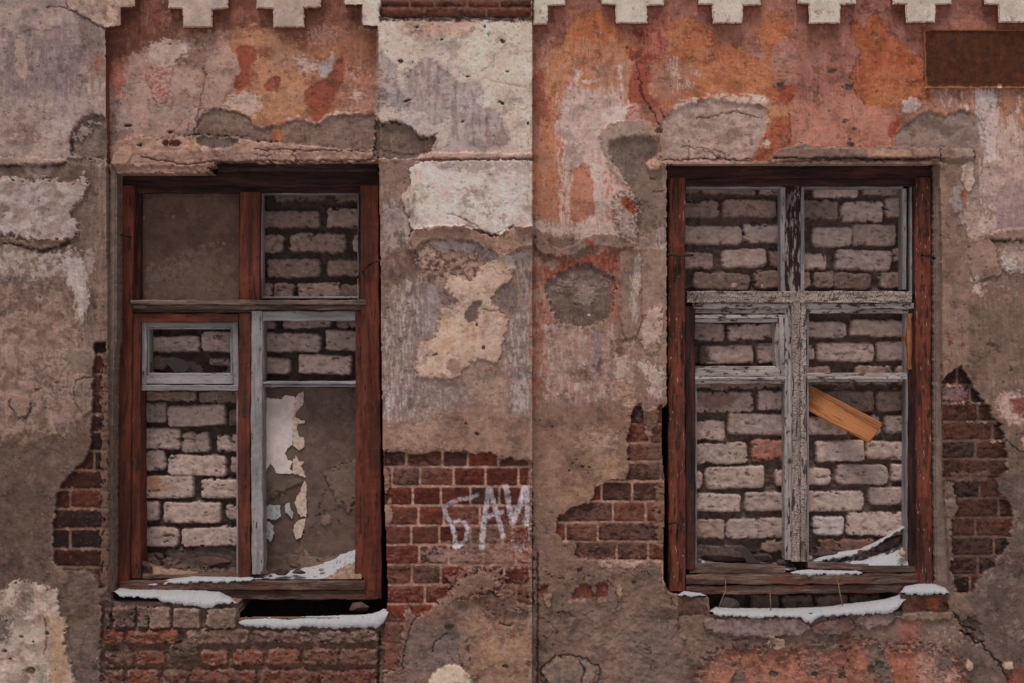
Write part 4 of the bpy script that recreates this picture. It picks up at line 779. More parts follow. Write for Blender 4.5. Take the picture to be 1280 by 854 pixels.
# ---- below the right window
L([(846, 745), (1190, 730), (1215, 760), (1205, 805), (1150, 812), (860, 818)], (112, 93, 83), r=3, rough=.5)
L([(878, 772), (930, 770), (1000, 772), (1012, 782), (1000, 792), (960, 795), (900, 790), (878, 784)], (128, 110, 108), dh=.010, r=2, amp=.4, rough=.4, col2=(112, 92, 88), c2s=(9, 9))
L([(1012, 778), (1060, 770), (1070, 785), (1040, 792), (1015, 790)], (110, 84, 76), dh=.008, r=2, rough=.5)
L([(1068, 768), (1120, 765), (1110, 778), (1085, 784), (1068, 780)], (126, 106, 104), dh=.008, r=2, rough=.4)
L([(1128, 764), (1190, 760), (1186, 772), (1120, 774)], (118, 98, 88), dh=.006, r=1.5)
W.courses([(1129, 742), (1182, 742), (1184, 764), (1122, 766)], [(742, 765, [])], [(104, 66, 56), (110, 72, 60)], MORTD, hb=.020, r=1, amp=.2)
L([(1155, 745), (1176, 744), (1174, 760), (1158, 758)], (132, 72, 54), r=3, amp=.8)
W.courses([(847, 744), (884, 744), (884, 768), (847, 770)], [(744, 769, [])], [(98, 74, 64)], MORTD, hb=.020, r=1.5, amp=.4)
ORB = [(875, 840), (882, 822), (895, 814), (918, 810), (935, 814), (955, 808), (985, 814), (1005, 806), (1030, 806), (1042, 796), (1062, 795), (1072, 800), (1104, 806), (1106, 812), (1140, 810), (1165, 806), (1182, 812), (1195, 824), (1204, 840), (1210, 900), (1215, 990), (880, 990)]
L(ORB, (146, 98, 82), dh=-.006, r=6, amp=.9, ns=(8, 6), col2=(122, 80, 66), c2s=(14, 10), c2t=.1, mott=.12, rough=.6)
L([(885, 825), (1000, 820), (1020, 870), (880, 880)], (160, 110, 92), r=7, amp=1., ns=(9, 9), a=.7, rough=.5)
L([(1085, 808), (1125, 806), (1180, 808), (1205, 860), (1150, 870), (1140, 825)], (158, 126, 116), r=5, amp=.7, ns=(7, 7), a=.9, col2=(138, 106, 96), c2s=(6, 6), rough=.5)
L([(1110, 808), (1145, 810), (1148, 850), (1120, 870), (1108, 845)], (146, 94, 74), r=4, amp=.9, a=.8)
for p in ([(1080, 806), (1104, 800), (1108, 830), (1098, 846), (1090, 840)], [(1095, 824), (1110, 826), (1115, 850), (1100, 856), (1092, 845)], [(905, 858), (925, 830), (935, 858)], [(1165, 815), (1178, 812), (1188, 830), (1176, 838)], [(1040, 775), (1050, 805), (1030, 815), (1010, 800)]):
    L(p, (104, 90, 86), r=3, amp=.8, a=.9, rough=.6, dh=.003)
L([(1120, 775), (1148, 772), (1146, 808), (1124, 806)], (142, 94, 82), r=4, amp=.7, rough=.5); L([(1160, 780), (1200, 775), (1200, 805), (1164, 808)], (116, 98, 88), r=5, amp=.8, rough=.5, col2=(150, 134, 124), c2s=(5, 5), c2t=.35)
L([(960, 795), (978, 795), (980, 806), (970, 812), (955, 808)], (140, 118, 104), dh=.01, r=2); L([(915, 800), (935, 796), (938, 804), (916, 808)], (92, 74, 66), dh=.006, r=2)
for _ in range(9):
    x_, y_ = rnd.uniform(885, 1200), rnd.uniform(800, 850); w_, h_ = rnd.uniform(8, 26), rnd.uniform(5, 14)
    L([(x_ - w_, y_ - h_ * .4), (x_ - w_ * .2, y_ - h_), (x_ + w_ * .7, y_ - h_ * .6), (x_ + w_, y_ + h_ * .3), (x_ + w_ * .3, y_ + h_), (x_ - w_ * .6, y_ + h_ * .7)], rnd.choice([(112, 93, 85), (102, 86, 79), (124, 102, 92)]), r=4, amp=1., ns=(7, 6), a=.7, dh=.003, rough=.5)
for q in [(966, 842, 12, 9), (1052, 844, 9, 10), (1034, 772, 4, 3), (1088, 836, 10, 12), (1098, 830, 12, 10), (1046, 770, 5, 5), (1018, 842, 8, 7)]: fleck(*q, col=(74, 66, 62), depth=.006)
for p in ([(985, 815), (1000, 830), (990, 850)], [(1045, 800), (1060, 820), (1050, 850)], [(1145, 815), (1150, 835), (1140, 860)], [(1100, 806), (1108, 830), (1106, 860)], [(1165, 812), (1160, 830), (1170, 845)], [(905, 815), (920, 830), (915, 860)], [(880, 792), (920, 796), (960, 797), (1000, 792)], [(1176, 830), (1195, 835), (1206, 850)]): line(p, .8, .005, .32, 5, gap=.2)
line([(1178, 752), (1188, 764), (1198, 776), (1208, 790), (1222, 800), (1236, 815), (1248, 830), (1258, 850), (1268, 880)], 1.1, .010, .5, 3)
L([(1198, 776), (1212, 770), (1226, 780), (1228, 800), (1216, 806), (1204, 798)], (92, 76, 70), dh=-.006, r=3, amp=.8, rough=1.)
line([(1202, 790), (1212, 794), (1218, 804), (1228, 800)], 1.4, .012, .6); line([(1205, 783), (1220, 786)], 1.2, .01, .5)
L([(1205, 822), (1214, 826), (1212, 834), (1204, 836)], (180, 150, 128), dh=.01, r=1); L([(1250, 826), (1262, 824), (1262, 834), (1252, 834)], (176, 148, 128), dh=.01, r=1)
L([(1258, 835), (1300, 832), (1300, 990), (1258, 990)], (112, 66, 50), r=4, amp=.8)

# ---- brick beside the left window
BK1 = [(418, 443, []), (443, 468, []), (468, 492, []), (492, 518, []), (518, 540, []), (540, 564, []), (564, 588, [118]), (588, 612, []), (612, 636, [88]), (636, 661, []), (661, 686, [88]), (686, 709, []), (709, 735, [105])]
W.courses([(119, 430), (130, 428), (136, 430), (137, 600), (137, 735), (126, 735), (118, 715), (105, 712), (88, 712), (72, 708), (69, 690), (69, 655), (73, 620), (80, 604), (90, 592), (100, 580), (110, 570), (116, 560), (117, 500)],
          BK1, BRKD, MORTD, lab=10, hb=.002, r=1.5, amp=.4)
for (y0) in (443, 468, 492, 518, 540, 564): L([(118, y0 - 2), (137, y0 - 2), (137, y0 + 1), (118, y0 + 1)], (160, 130, 112), r=1, amp=.5, a=.9)
for (y0) in (588, 612, 636, 661, 686): L([(70, y0 - 1.5), (132, y0 - 1.5), (132, y0 + 1), (70, y0 + 1)], (140, 112, 97), r=1, amp=.6, a=.8)
L([(128, 440), (138, 440), (138, 745), (128, 745), (126, 600)], (108, 87, 77), r=2.5, amp=.7, ns=(4, 12), dh=.006, a=.85)

# ---- below the left window
L([(128, 750), (480, 750), (480, 990), (126, 990)], (104, 84, 74), r=2, rough=.9, dh=-.012, col2=(92, 74, 66), c2s=(12, 8))
L([(100, 700), (140, 735), (150, 760), (130, 800), (118, 790), (85, 750)], (100, 84, 75), r=6, rough=.8, a=.8)
for (x0, x1, c) in ((132, 141, 0), (141, 171, 1), (172, 188, 1), (186, 216, 1), (216, 253, 1), (257, 298, 1)):
    W.block(x0 + 1, 757 + rnd.random() * 2, x1 - 1, 783 + rnd.random() * 2, (116, 97, 86) if c else (92, 76, 68), .03, 2.5, 1.2, 2.5)
L([(140, 750), (200, 747), (215, 756), (180, 760), (140, 757)], (104, 86, 76), dh=.008, r=2, rough=.4)
for (x0, y0, x1, y1, c) in ((131, 787, 156, 806, 1), (160, 786, 226, 804, 1), (233, 785, 311, 804, 0), (317, 787, 392, 803, 0), (398, 787, 473, 803, 0),
        (132, 812, 168, 832, 2), (173, 811, 208, 830, 1), (212, 803, 250, 820, 0), (252, 811, 287, 831, 1), (292, 811, 331, 830, 1), (335, 810, 375, 830, 1), (378, 810, 424, 830, 2), (426, 810, 473, 830, 2),
        (132, 836, 156, 858, 2), (160, 835, 200, 858, 1), (204, 837, 236, 858, 2), (240, 836, 322, 858, 1), (326, 836, 399, 858, 1), (402, 836, 473, 858, 1),
        (130, 862, 180, 884, 1), (184, 862, 250, 884, 2), (254, 862, 320, 884, 1), (324, 862, 400, 884, 2), (404, 862, 473, 884, 1)):
    W.block(x0, y0, x1, y1, [(106, 87, 77), (116, 65, 51), (100, 68, 57)][c], .022, 3.5, 2.4, 3.5, vary=.14)
L([(330, 806), (474, 806), (474, 832), (380, 832)], (108, 76, 66), r=9, amp=.9, ns=(12, 8), a=.55)
W.LAB[(X > 127) & (X < 477.5) & (Y > 757)] = 14
L([(130, 786), (474, 786), (474, 990), (130, 990)], (92, 72, 63), r=6, amp=1.3, ns=(14, 8), thr=.76, a=.5, dh=.004)
line([(474.5, 790), (473, 830), (474, 990)], 1.3, .012, .5, 1)

# ---- painted letters on the pilaster brick
GP = np.zeros(X.shape, np.float32)
def stroke(pts, w):
    p = np.array(pts, float); W.k += 1
    sl = W.sl(p[:, 0].min() - 10, p[:, 1].min() - 10, p[:, 0].max() + 10, p[:, 1].max() + 10)
    x, y = X[sl], Y[sl]; dd = np.full(x.shape, 1e9, np.float32)
    for (x0, y0), (x1, y1) in zip(p[:-1], p[1:]):
        L2 = (x1 - x0) ** 2 + (y1 - y0) ** 2 + 1e-9
        t = np.clip(((x - x0) * (x1 - x0) + (y - y0) * (y1 - y0)) / L2, 0, 1)
        dd = np.minimum(dd, np.hypot(x - x0 - t * (x1 - x0), y - y0 - t * (y1 - y0)))
    a = sstep(w * .5 + 1., w * .5 - 1., dd + 1.1 * fbm(x / 4, y / 4, 3, W.k % 40))
    GP[sl] = np.maximum(GP[sl], a)
stroke([(596, 619), (588, 622), (576, 624), (564, 628), (555, 634)], 5.5)
stroke([(555, 634), (558, 645), (565, 656), (568, 668), (570, 683)], 6)
stroke([(564, 654), (574, 651), (583, 655), (585, 664), (582, 675), (574, 683), (568, 683)], 5)
stroke([(611, 612), (607, 640), (604, 660), (602, 684)], 7)
stroke([(613, 612), (618, 632), (624, 652), (629, 671)], 6.5)
stroke([(606, 648), (616, 643), (627, 640)], 6)
stroke([(632, 608), (635, 622), (637, 638), (640, 652)], 7.5)
stroke([(656, 611), (651, 628), (645, 642), (641, 652)], 8)
stroke([(658, 612), (659, 640), (658, 655)], 6)
FA = np.zeros(X.shape, np.float32); GP, FA = FA, GP
stroke([(640, 655), (641, 672), (650, 686)], 11); stroke([(655, 640), (660, 665), (656, 684)], 10); stroke([(622, 612), (628, 606)], 5)
GP, FA = FA, GP
dry = sstep(-.75, -.1, fbm(X / 3.5, Y / 6, 4, 77)); dry2 = sstep(-.1, .5, fbm(X / 3.5, Y / 6, 4, 79))
am = np.clip(GP * (.22 + .58 * dry), 0, 1); am = np.maximum(am, FA * dry2 * .5) * (X < 665)
W.C += (np.array([186, 180, 188], np.float32) - W.C) * am[..., None]
W.LAB[(np.maximum(GP, FA * (dry2 > .4)) > .5) & (X < 664)] = 20
W.finish()

# ---- cutting the sheet into the front plane, the recessed bay and the right bay
def inside(pts, warp=1.):
    sl, m = W.pip(pts, pad=20, warp=warp, ws=10)
    o = np.zeros(X.shape, bool); o[sl] = m > .5; return o
HOLE_L = [(134, 37), (153.5, 34), (153.5, 11.5), (171, 11), (171, -70), (431, -70), (431, 8), (453, 8), (453, 33.5), (473, 34.5), (474, 120), (474, 210), (476, 330), (477, 430), (479, 560), (481, 640), (483, 700), (485, 748), (483, 762), (478, 771), (300, 772), (297, 753), (142, 751), (137, 738), (138, 640), (137, 430), (135, 200)]
HOLE_R = [(833, 206), (1000, 207), (1172, 206), (1175, 300), (1176, 470), (1178, 520), (1178, 600), (1184, 690), (1186, 728), (1183, 742), (1128, 743), (1126, 763), (887, 767), (885, 746), (846, 744), (834, 740), (829, 722), (830, 660), (831, 600), (827, 560), (828, 511), (833, 505), (833, 300)]
hl = inside(HOLE_L, .4); hr = inside(HOLE_R, .35)
def back_left(ux, uy): return np.where((uy > 766) & (ux > 296), -.038, .30)
def back_right(ux, uy): return np.where(uy > 752, .10, .28)
def lab_if(cond, v):
    W.LAB[cond & (W.LAB == 0)] = v
FRONT = (X < 666)
lab_if(FRONT & (X < 300), 1); lab_if(FRONT & (X >= 300), 2)
def rim_front(ux, uy, c):
    c = c.copy(); t = (uy < 205)
    c[t] = albedo((98, 60, 49)); u_ = (uy > 738)
    c[~t] = c[~t] * .5 + albedo((122, 100, 88)) * .5
    return c
def rim_right(ux, uy, c): return c * .45 + albedo((134, 110, 97)) * .55
LABSAVE = W.LAB.copy()
P_ = lambda nm, t=None: (nm, building, t)
W.LAB[:] = np.where(np.isin(LABSAVE, (12, 13, 22, 23)), np.where(X < 300, 1, 2), LABSAVE)
build_sheet(W, -.055, (FRONT | (X < 666)) & ~hl, {1: P_('pilaster', 'grey and cream painted pilaster at the left edge'), 2: P_('pilaster', 'cream painted centre pilaster between the windows'), 10: P_('exposed_brick', 'narrow strip of bare brick beside the window'), 11: P_('exposed_brick', 'bare red brick with painted letters'), 14: P_('exposed_brick', 'crumbling brick courses under the window'), 20: P_('graffiti', 'white hand-painted letters БАК'), 21: P_('brick_band', 'dark red brick course above the pilaster')}, back_left, rim_front)
W.LAB[:] = np.where(LABSAVE == 22, 22, 5)
build_sheet(W, 0., (X > 122) & (X < 486) & (Y < 219) & ~((X > 268 + 9 * fbm(Y / 5, X / 40, 3, 31)) & (Y > 204.5 + 1.5 * fbm(X / 14, Y / 30, 4, 33))), {5: P_('wall', 'recessed wall field with flaking orange and pink paint'), 22: P_('lintel', 'broken plaster strip over the window')}, .22)
W.LAB[:] = np.where(np.isin(LABSAVE, (12, 13, 23)), LABSAVE, 6)
build_sheet(W, 0., (X > 661) & ~hr, {6: P_('wall', 'orange and grey wall field around the window'), 12: P_('exposed_brick', 'bare brick left of the window'), 13: P_('exposed_brick', 'dark stepped bare brick right of the window'), 23: P_('lintel', 'grey broken plaster strip over the window')}, back_right, rim_right)
del W
# ------------------------------------------------------------------ bricked-up openings
IB = (150, 129, 120)
MM = (66, 53, 48)
def infill(xs, ys, d, bricks, extra, parts, mortar=MM):
    s = Sheet(xs, ys, mortar, 0.)
    x, y = s.X, s.Y
    s.C *= (1 + .16 * fbm(x / 9, y / 9, 5, 3) + .10 * fbm(x / 30, y / 30, 3, 8))[..., None]
    s.H += .006 + .010 * fbm(x / 13, y / 11, 5, 4) + .004 * fbm(x / 4, y / 4, 3, 6)
    s.LAB[:] = 30
    for b in bricks:
        x0, y0, x1, y1 = b[:4]; k = b[4] if len(b) > 4 else 0
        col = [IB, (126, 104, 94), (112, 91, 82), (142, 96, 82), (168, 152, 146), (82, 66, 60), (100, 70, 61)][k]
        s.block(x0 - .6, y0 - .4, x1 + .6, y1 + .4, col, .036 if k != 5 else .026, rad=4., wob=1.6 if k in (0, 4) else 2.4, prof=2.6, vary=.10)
    extra(s)
    # old mortar smeared over the brick faces
    sm = sstep(.52, .68, fbm(x / 16, y / 8, 5, 91)); msk = sm * (s.LAB == 30)
    s.C += (np.array(mortar) * 1.12 - s.C) * (.8 * msk)[..., None]; s.H -= .004 * msk
    for _ in range(40):
        s.fleck(rnd.uniform(xs[0], xs[-1]), rnd.uniform(ys[0], ys[-1]), rnd.uniform(2, 5), rnd.uniform(1.5, 3), rnd.random() * 3, (78, 60, 54), .003, .7)
    s.finish(.05, .6, False)
    build_sheet(s, d, np.ones(x.shape, bool), parts, d + .06)

BL = [(343, 238, 409, 252, 2), (420, 238, 452, 253, 2), (328, 264, 400, 285, 2), (410, 261, 452, 285, 1), (322, 294, 356, 316, 1), (363, 292, 434, 316, 1), (442, 292, 470, 316), (335, 324, 401, 348, 1), (410, 326, 452, 346, 1), (318, 354, 342, 373, 1), (343, 354, 369, 373, 2), (374, 354, 426, 374, 1), (428, 356, 456, 374, 2),  # upper pane bricks take darker tones, recess shade put into their colour
      (318, 400, 346, 411, 1), (355, 398, 415, 410), (422, 398, 456, 410, 1), (331, 416, 402, 440), (408, 413, 456, 438), (318, 447, 364, 468), (374, 444, 441, 468), (446, 446, 470, 468, 1),
      (187, 420, 251, 440), (254, 414, 300, 440), (172, 446, 211, 463, 2), (264, 448, 300, 458, 1), (222, 452, 250, 466, 2),
      (172, 488, 247, 501, 1), (251, 488, 300, 503, 1), (166, 503, 209, 527), (211, 506, 284, 532), (288, 512, 306, 530, 2), (160, 535, 227, 560), (229, 540, 264, 565), (273, 543, 306, 564), (160, 562, 209, 588), (212, 568, 285, 594), (290, 572, 310, 590, 1), (166, 594, 244, 622), (253, 598, 306, 622), (160, 626, 201, 650), (206, 627, 278, 653), (284, 630, 310, 650), (160, 658, 225, 683), (229, 658, 306, 682), (207, 684, 250, 712, 5), (246, 682, 310, 716, 5), (165, 690, 205, 712, 5), (160, 404, 186, 440, 2), (300, 404, 320, 440, 2)]
def ex_left(s):
    # rust stain on one brick
    s.L([(176, 600), (196, 596), (214, 602), (218, 612), (196, 612), (178, 611)], (146, 98, 64), r=5, amp=.7, ns=(12, 6), a=.75)
    s.L([(187, 422), (198, 418), (204, 428), (190, 432)], (150, 134, 126), dh=.006, r=2)
    s.L([(160, 700), (200, 694), (240, 708), (310, 712), (310, 790), (160, 790)], (98, 78, 68), r=3, dh=.02)
    # board fixed over the upper left light
    s.L([(165, 236), (304, 236), (304, 378), (165, 378)], (94, 72, 62), r=1, amp=0, warp=0, lab=31, mott=.06, ms=16, col2=(84, 64, 55), c2s=(30, 24))
    s.H[s.LAB == 31] = .075
    s.L([(180, 345), (240, 318), (286, 300), (290, 305), (250, 330), (200, 352)], (122, 103, 94), r=5, amp=.9, ns=(8, 8), a=.55)
    s.L([(170, 345), (230, 330), (300, 320), (300, 376), (170, 376)], (108, 88, 79), r=10, amp=.7, ns=(9, 9), a=.5)
    s.L([(174, 362), (300, 362), (300, 374), (174, 374)], (104, 86, 78), r=3, amp=.9, ns=(12, 3), a=.55)
    for q in [(184, 274, 6, 6), (222, 273, 3, 4), (284, 306, 3, 3), (190, 337, 2, 5), (182, 338, 2, 10)]: s.fleck(*q, col=(140, 124, 116), depth=0, a=.7)
    for _ in range(60): s.fleck(rnd.uniform(175, 298), rnd.uniform(245, 372), 2.2, 1.6, rnd.random() * 3, (66, 52, 46), .001, .7)
    # rough render with torn paper behind the right casement
    s.L([(314, 484), (460, 484), (460, 735), (314, 735)], (94, 77, 68), r=1, amp=0, warp=0, lab=32, mott=.08, ms=22, col2=(84, 68, 60), c2s=(26, 26), rough=.15)
    m = s.LAB == 32
    s.H[m] = .050 + .0025 * fbm(s.X / 22, s.Y / 22, 4, 33)[m]
    s.L([(409, 588), (420, 582), (440, 576), (450, 572), (450, 622), (436, 640), (424, 626), (418, 612), (411, 600)], (104, 84, 74), r=2, dh=.004, amp=.7)
    s.L([(328, 630), (382, 600), (384, 640), (376, 690), (328, 695)], (84, 67, 59), r=2, dh=-.004, amp=.5)
    s.L([(376, 700), (384, 682), (392, 690), (396, 700), (450, 690), (450, 716), (376, 716)], (112, 90, 79), r=2, amp=.6, dh=.004)
    s.L([(328, 694), (362, 688), (364, 704), (330, 710)], (76, 60, 53), r=3, amp=.7, a=.8)
    for p in ([(409, 590), (425, 584), (442, 574)], [(409, 590), (414, 606), (420, 620), (436, 630)], [(382, 652), (384, 640), (400, 644), (412, 636)], [(412, 600), (404, 630), (398, 660)], [(382, 600), (384, 640), (378, 680), (384, 695)], [(335, 610), (350, 614), (355, 632)], [(420, 630), (426, 650), (436, 656)]): s.line(p, .8, .005, .35, 5, gap=.1)
    s.L([(402, 646), (414, 640), (418, 652), (406, 656)], (116, 94, 82), r=1.5, dh=.004)
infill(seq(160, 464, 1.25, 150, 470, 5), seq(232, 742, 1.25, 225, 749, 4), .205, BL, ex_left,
       {30: ('brick_infill', building, 'pale sand-lime brick blocking with dark rough mortar'), 31: ('board_panel', building, 'dusty brown board filling the upper left light'), 32: ('render_panel', building, 'cracked brown render behind the grey casement')})

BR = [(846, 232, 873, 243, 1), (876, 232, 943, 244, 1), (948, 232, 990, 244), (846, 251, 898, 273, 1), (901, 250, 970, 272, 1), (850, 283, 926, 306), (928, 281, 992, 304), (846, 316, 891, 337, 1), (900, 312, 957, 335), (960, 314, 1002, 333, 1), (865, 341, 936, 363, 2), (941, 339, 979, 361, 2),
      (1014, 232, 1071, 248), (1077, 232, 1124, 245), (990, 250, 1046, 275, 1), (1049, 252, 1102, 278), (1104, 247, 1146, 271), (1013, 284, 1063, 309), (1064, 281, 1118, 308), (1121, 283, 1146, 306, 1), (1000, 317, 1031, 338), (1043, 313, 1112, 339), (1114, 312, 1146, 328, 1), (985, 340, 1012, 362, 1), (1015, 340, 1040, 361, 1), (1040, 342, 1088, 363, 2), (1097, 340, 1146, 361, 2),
      (850, 403, 904, 426), (908, 404, 985, 424), (873, 432, 940, 455), (945, 429, 985, 454, 0), (852, 432, 880, 455, 5), (846, 476, 888, 484), (886, 472, 985, 486, 1), (852, 489, 940, 515), (945, 488, 990, 512, 0), (850, 525, 905, 550), (909, 517, 1000, 543), (845, 553, 933, 580), (938, 549, 995, 575, 3), (845, 588, 877, 610), (881, 582, 954, 610), (967, 585, 1037, 606), (845, 616, 924, 638), (930, 614, 990, 638), (845, 648, 904, 672, 1), (907, 647, 990, 672), (950, 674, 990, 690, 2), (860, 680, 930, 700, 5),
      (1000, 402, 1056, 422), (1061, 400, 1150, 421), (985, 432, 1017, 452), (1019, 429, 1090, 452), (1094, 427, 1150, 451), (985, 459, 1037, 482, 1), (1067, 457, 1114, 481, 1), (1118, 458, 1150, 481, 1), (1000, 488, 1024, 514, 1), (1030, 488, 1090, 515, 1), (1093, 488, 1150, 514, 2), (1000, 520, 1057, 543), (1060, 520, 1098, 543, 1), (1103, 519, 1150, 541), (1018, 550, 1079, 576), (1081, 552, 1150, 574), (1043, 580, 1108, 605), (1113, 579, 1150, 600), (1000, 613, 1078, 638), (1084, 608, 1150, 630), (1014, 645, 1053, 668, 4), (1056, 639, 1140, 669), (1020, 672, 1046, 690, 6), (1047, 672, 1092, 690, 6), (1095, 674, 1150, 696, 5),
      (900, 741, 930, 762, 5), (935, 741, 972, 762, 2), (976, 741, 1015, 762, 1), (1019, 741, 1058, 762, 1), (1061, 741, 1098, 762, 1), (1102, 742, 1120, 762, 5)]
def ex_right(s):
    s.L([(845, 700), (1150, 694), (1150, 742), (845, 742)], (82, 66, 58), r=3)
    s.L([(868, 436), (880, 430), (888, 446), (876, 458), (868, 456)], (70, 56, 50), r=2, a=.9)
    s.L([(870, 492), (905, 490), (925, 500), (900, 512), (872, 508)], (112, 86, 74), r=3, a=.8)
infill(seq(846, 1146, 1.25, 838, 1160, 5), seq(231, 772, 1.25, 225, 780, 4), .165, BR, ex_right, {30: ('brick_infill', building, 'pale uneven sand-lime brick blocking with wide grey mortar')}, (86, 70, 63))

# ------------------------------------------------------------------ corbels and cornice
def facemat(name, face, side):
    m, nt, b = new_mat(name); g = nd(nt, 'ShaderNodeNewGeometry')
    tex = nd(nt, 'ShaderNodeTexCoord'); sp = nd(nt, 'ShaderNodeSeparateXYZ'); nt.links.new(tex.outputs['Normal'], sp.inputs[0])
    n = noise(nt, g.outputs['Position'], 14, 6, .65); f = noise(nt, g.outputs['Position'], 160, 5, .65); sm = noise(nt, g.outputs['Position'], 55, 5, .7)
    w = mixc(nt, ramp(nt, n, .38, .66), lin4(face), lin4([v * .86 for v in face]))
    w = mixc(nt, ramp(nt, sm, .62, .68), w, lin4((128, 104, 93)))
    big = noise(nt, g.outputs['Position'], 22, 6, .75); w = mixc(nt, ramp(nt, big, .60, .64), w, lin4((150, 126, 113)))
    t = mixc(nt, ramp(nt, sm, .35, .65), lin4(side), lin4([v * .75 for v in side]))
    neg = nd(nt, 'ShaderNodeMath', operation='MULTIPLY'); neg.inputs[1].default_value = -1; nt.links.new(sp.outputs['Y'], neg.inputs[0])
    ad = nd(nt, 'ShaderNodeMath', operation='MULTIPLY_ADD'); nt.links.new(sm, ad.inputs[0]); ad.inputs[1].default_value = .5; nt.links.new(neg.outputs[0], ad.inputs[2])
    c = mixc(nt, ramp(nt, ad.outputs[0], .78, .98), t, w)
    c = mixc(nt, 1., c, ramp(nt, f, .3, .7, .88, 1.1), 'MULTIPLY')
    nt.links.new(c, b.inputs['Base Color'])
    bump(nt, b, f, .5, .003); return m
M_CORB_L = facemat('limewash on corbels left', (182, 158, 143), (128, 72, 52))  # darker copy of the limewash, with vignette shade put into its colour
M_CORB_R = facemat('limewash on corbels', (202, 181, 167), (136, 80, 64))
def prism(name, pts, d0, d1, mat, parent, bev=.004, jit=.0, step=6, rag=0):
    bm = bmesh.new()
    # densify the outline so that the edge can wander
    P = []
    n = len(pts)
    for i in range(n):
        a, b = Vector(pts[i]), Vector(pts[(i + 1) % n]); k = max(1, int((b - a).length / step))
        for t in range(k):
            q = a.lerp(b, t / k)
            if rag: q = q + Vector((rag * float(fbm(np.array([q.x / 4.]), np.array([q.y / 4.]), 4, 12)[0]), rag * float(fbm(np.array([q.x / 4. + 40]), np.array([q.y / 4.]), 4, 15)[0])))
            if jit and t: q = q + Vector((rnd.uniform(-jit, jit), rnd.uniform(-jit, jit)))
            P.append(q)
    vs = [bm.verts.new(un(p.x, p.y, d0)) for p in P]
    f = bm.faces.new(vs); 
    r = bmesh.ops.extrude_face_region(bm, geom=[f])
    for v in [g for g in r['geom'] if isinstance(g, bmesh.types.BMVert)]: v.co.y = d1
    bmesh.ops.recalc_face_normals(bm, faces=bm.faces)
    if bev:
        fe = [e for e in bm.edges if all(abs(v.co.y - d0) < 1e-6 for v in e.verts)]
        bmesh.ops.bevel(bm, geom=fe, offset=bev, segments=2, affect='EDGES')
    me = bpy.data.meshes.new(name); bm.to_mesh(me); bm.free()
    return link(name, me, mat, parent)
CB = -40
for i, (pts, d, m) in enumerate([
    ([(210, CB), (285, CB), (285, 10), (265.5, 12), (265, 34), (229, 34), (228, 11), (210, 10)], -.058, M_CORB_L),
    ([(320, CB), (401, CB), (401, 9), (380, 10), (380, 34), (342, 34), (341, 11), (320, 10)], -.058, M_CORB_L),
    ([(667, CB), (706, CB), (706, 6), (685, 7), (684, 30), (667, 31)], -.060, M_CORB_R),
    ([(752, CB), (830, CB), (830, 6), (809, 7), (809, 29), (770, 29), (769, 6), (752, 5)], -.060, M_CORB_R),
    ([(873, CB), (951, CB), (951, 6), (929, 7), (928, 29), (891, 29), (890, 6), (873, 5)], -.060, M_CORB_R),
    ([(997, CB), (1070, CB), (1070, 5), (1051, 6), (1050, 29), (1012, 29), (1011, 5), (997, 4)], -.060, M_CORB_R),
    ([(1116, CB), (1190, CB), (1190, 5), (1170, 6), (1169, 28), (1133, 28), (1132, 5), (1116, 5)], -.060, M_CORB_R),
    ([(1231, CB), (1310, CB), (1310, 5), (1290, 6), (1289, 28), (1249, 28), (1248, 6), (1231, 5)], -.060, M_CORB_R)]):
    prism('corbel', pts, d, .03, m, building, .004, .3, 2.2, .9)
prism('cornice', [(667, -130), (1480, -130), (1480, CB - 1), (667, CB - 1)], -.062, .03, M_CORB_R, building, .004)
M_PLAIN = stone_mat('plain old render', (124, 104, 93), (104, 87, 78), 6)
for (a, b, c, e) in ((-2600, -200, -700, 1100), (1475, 3800, -700, 1100), (-200, 1475, -700, -128), (-200, 1475, 983, 1100)):
    prism('outer_wall', [(a, c), (b, c), (b, e), (a, e)], -.02, .3, M_PLAIN, building, 0)
# dark brick backing, added so the hollow under the left window stays black
prism('added_dark_backing', [(100, 180), (1280, 180), (1280, 1000), (100, 1000)], .30, .34, stone_mat('added dark backing', (70, 56, 50)), building, 0)

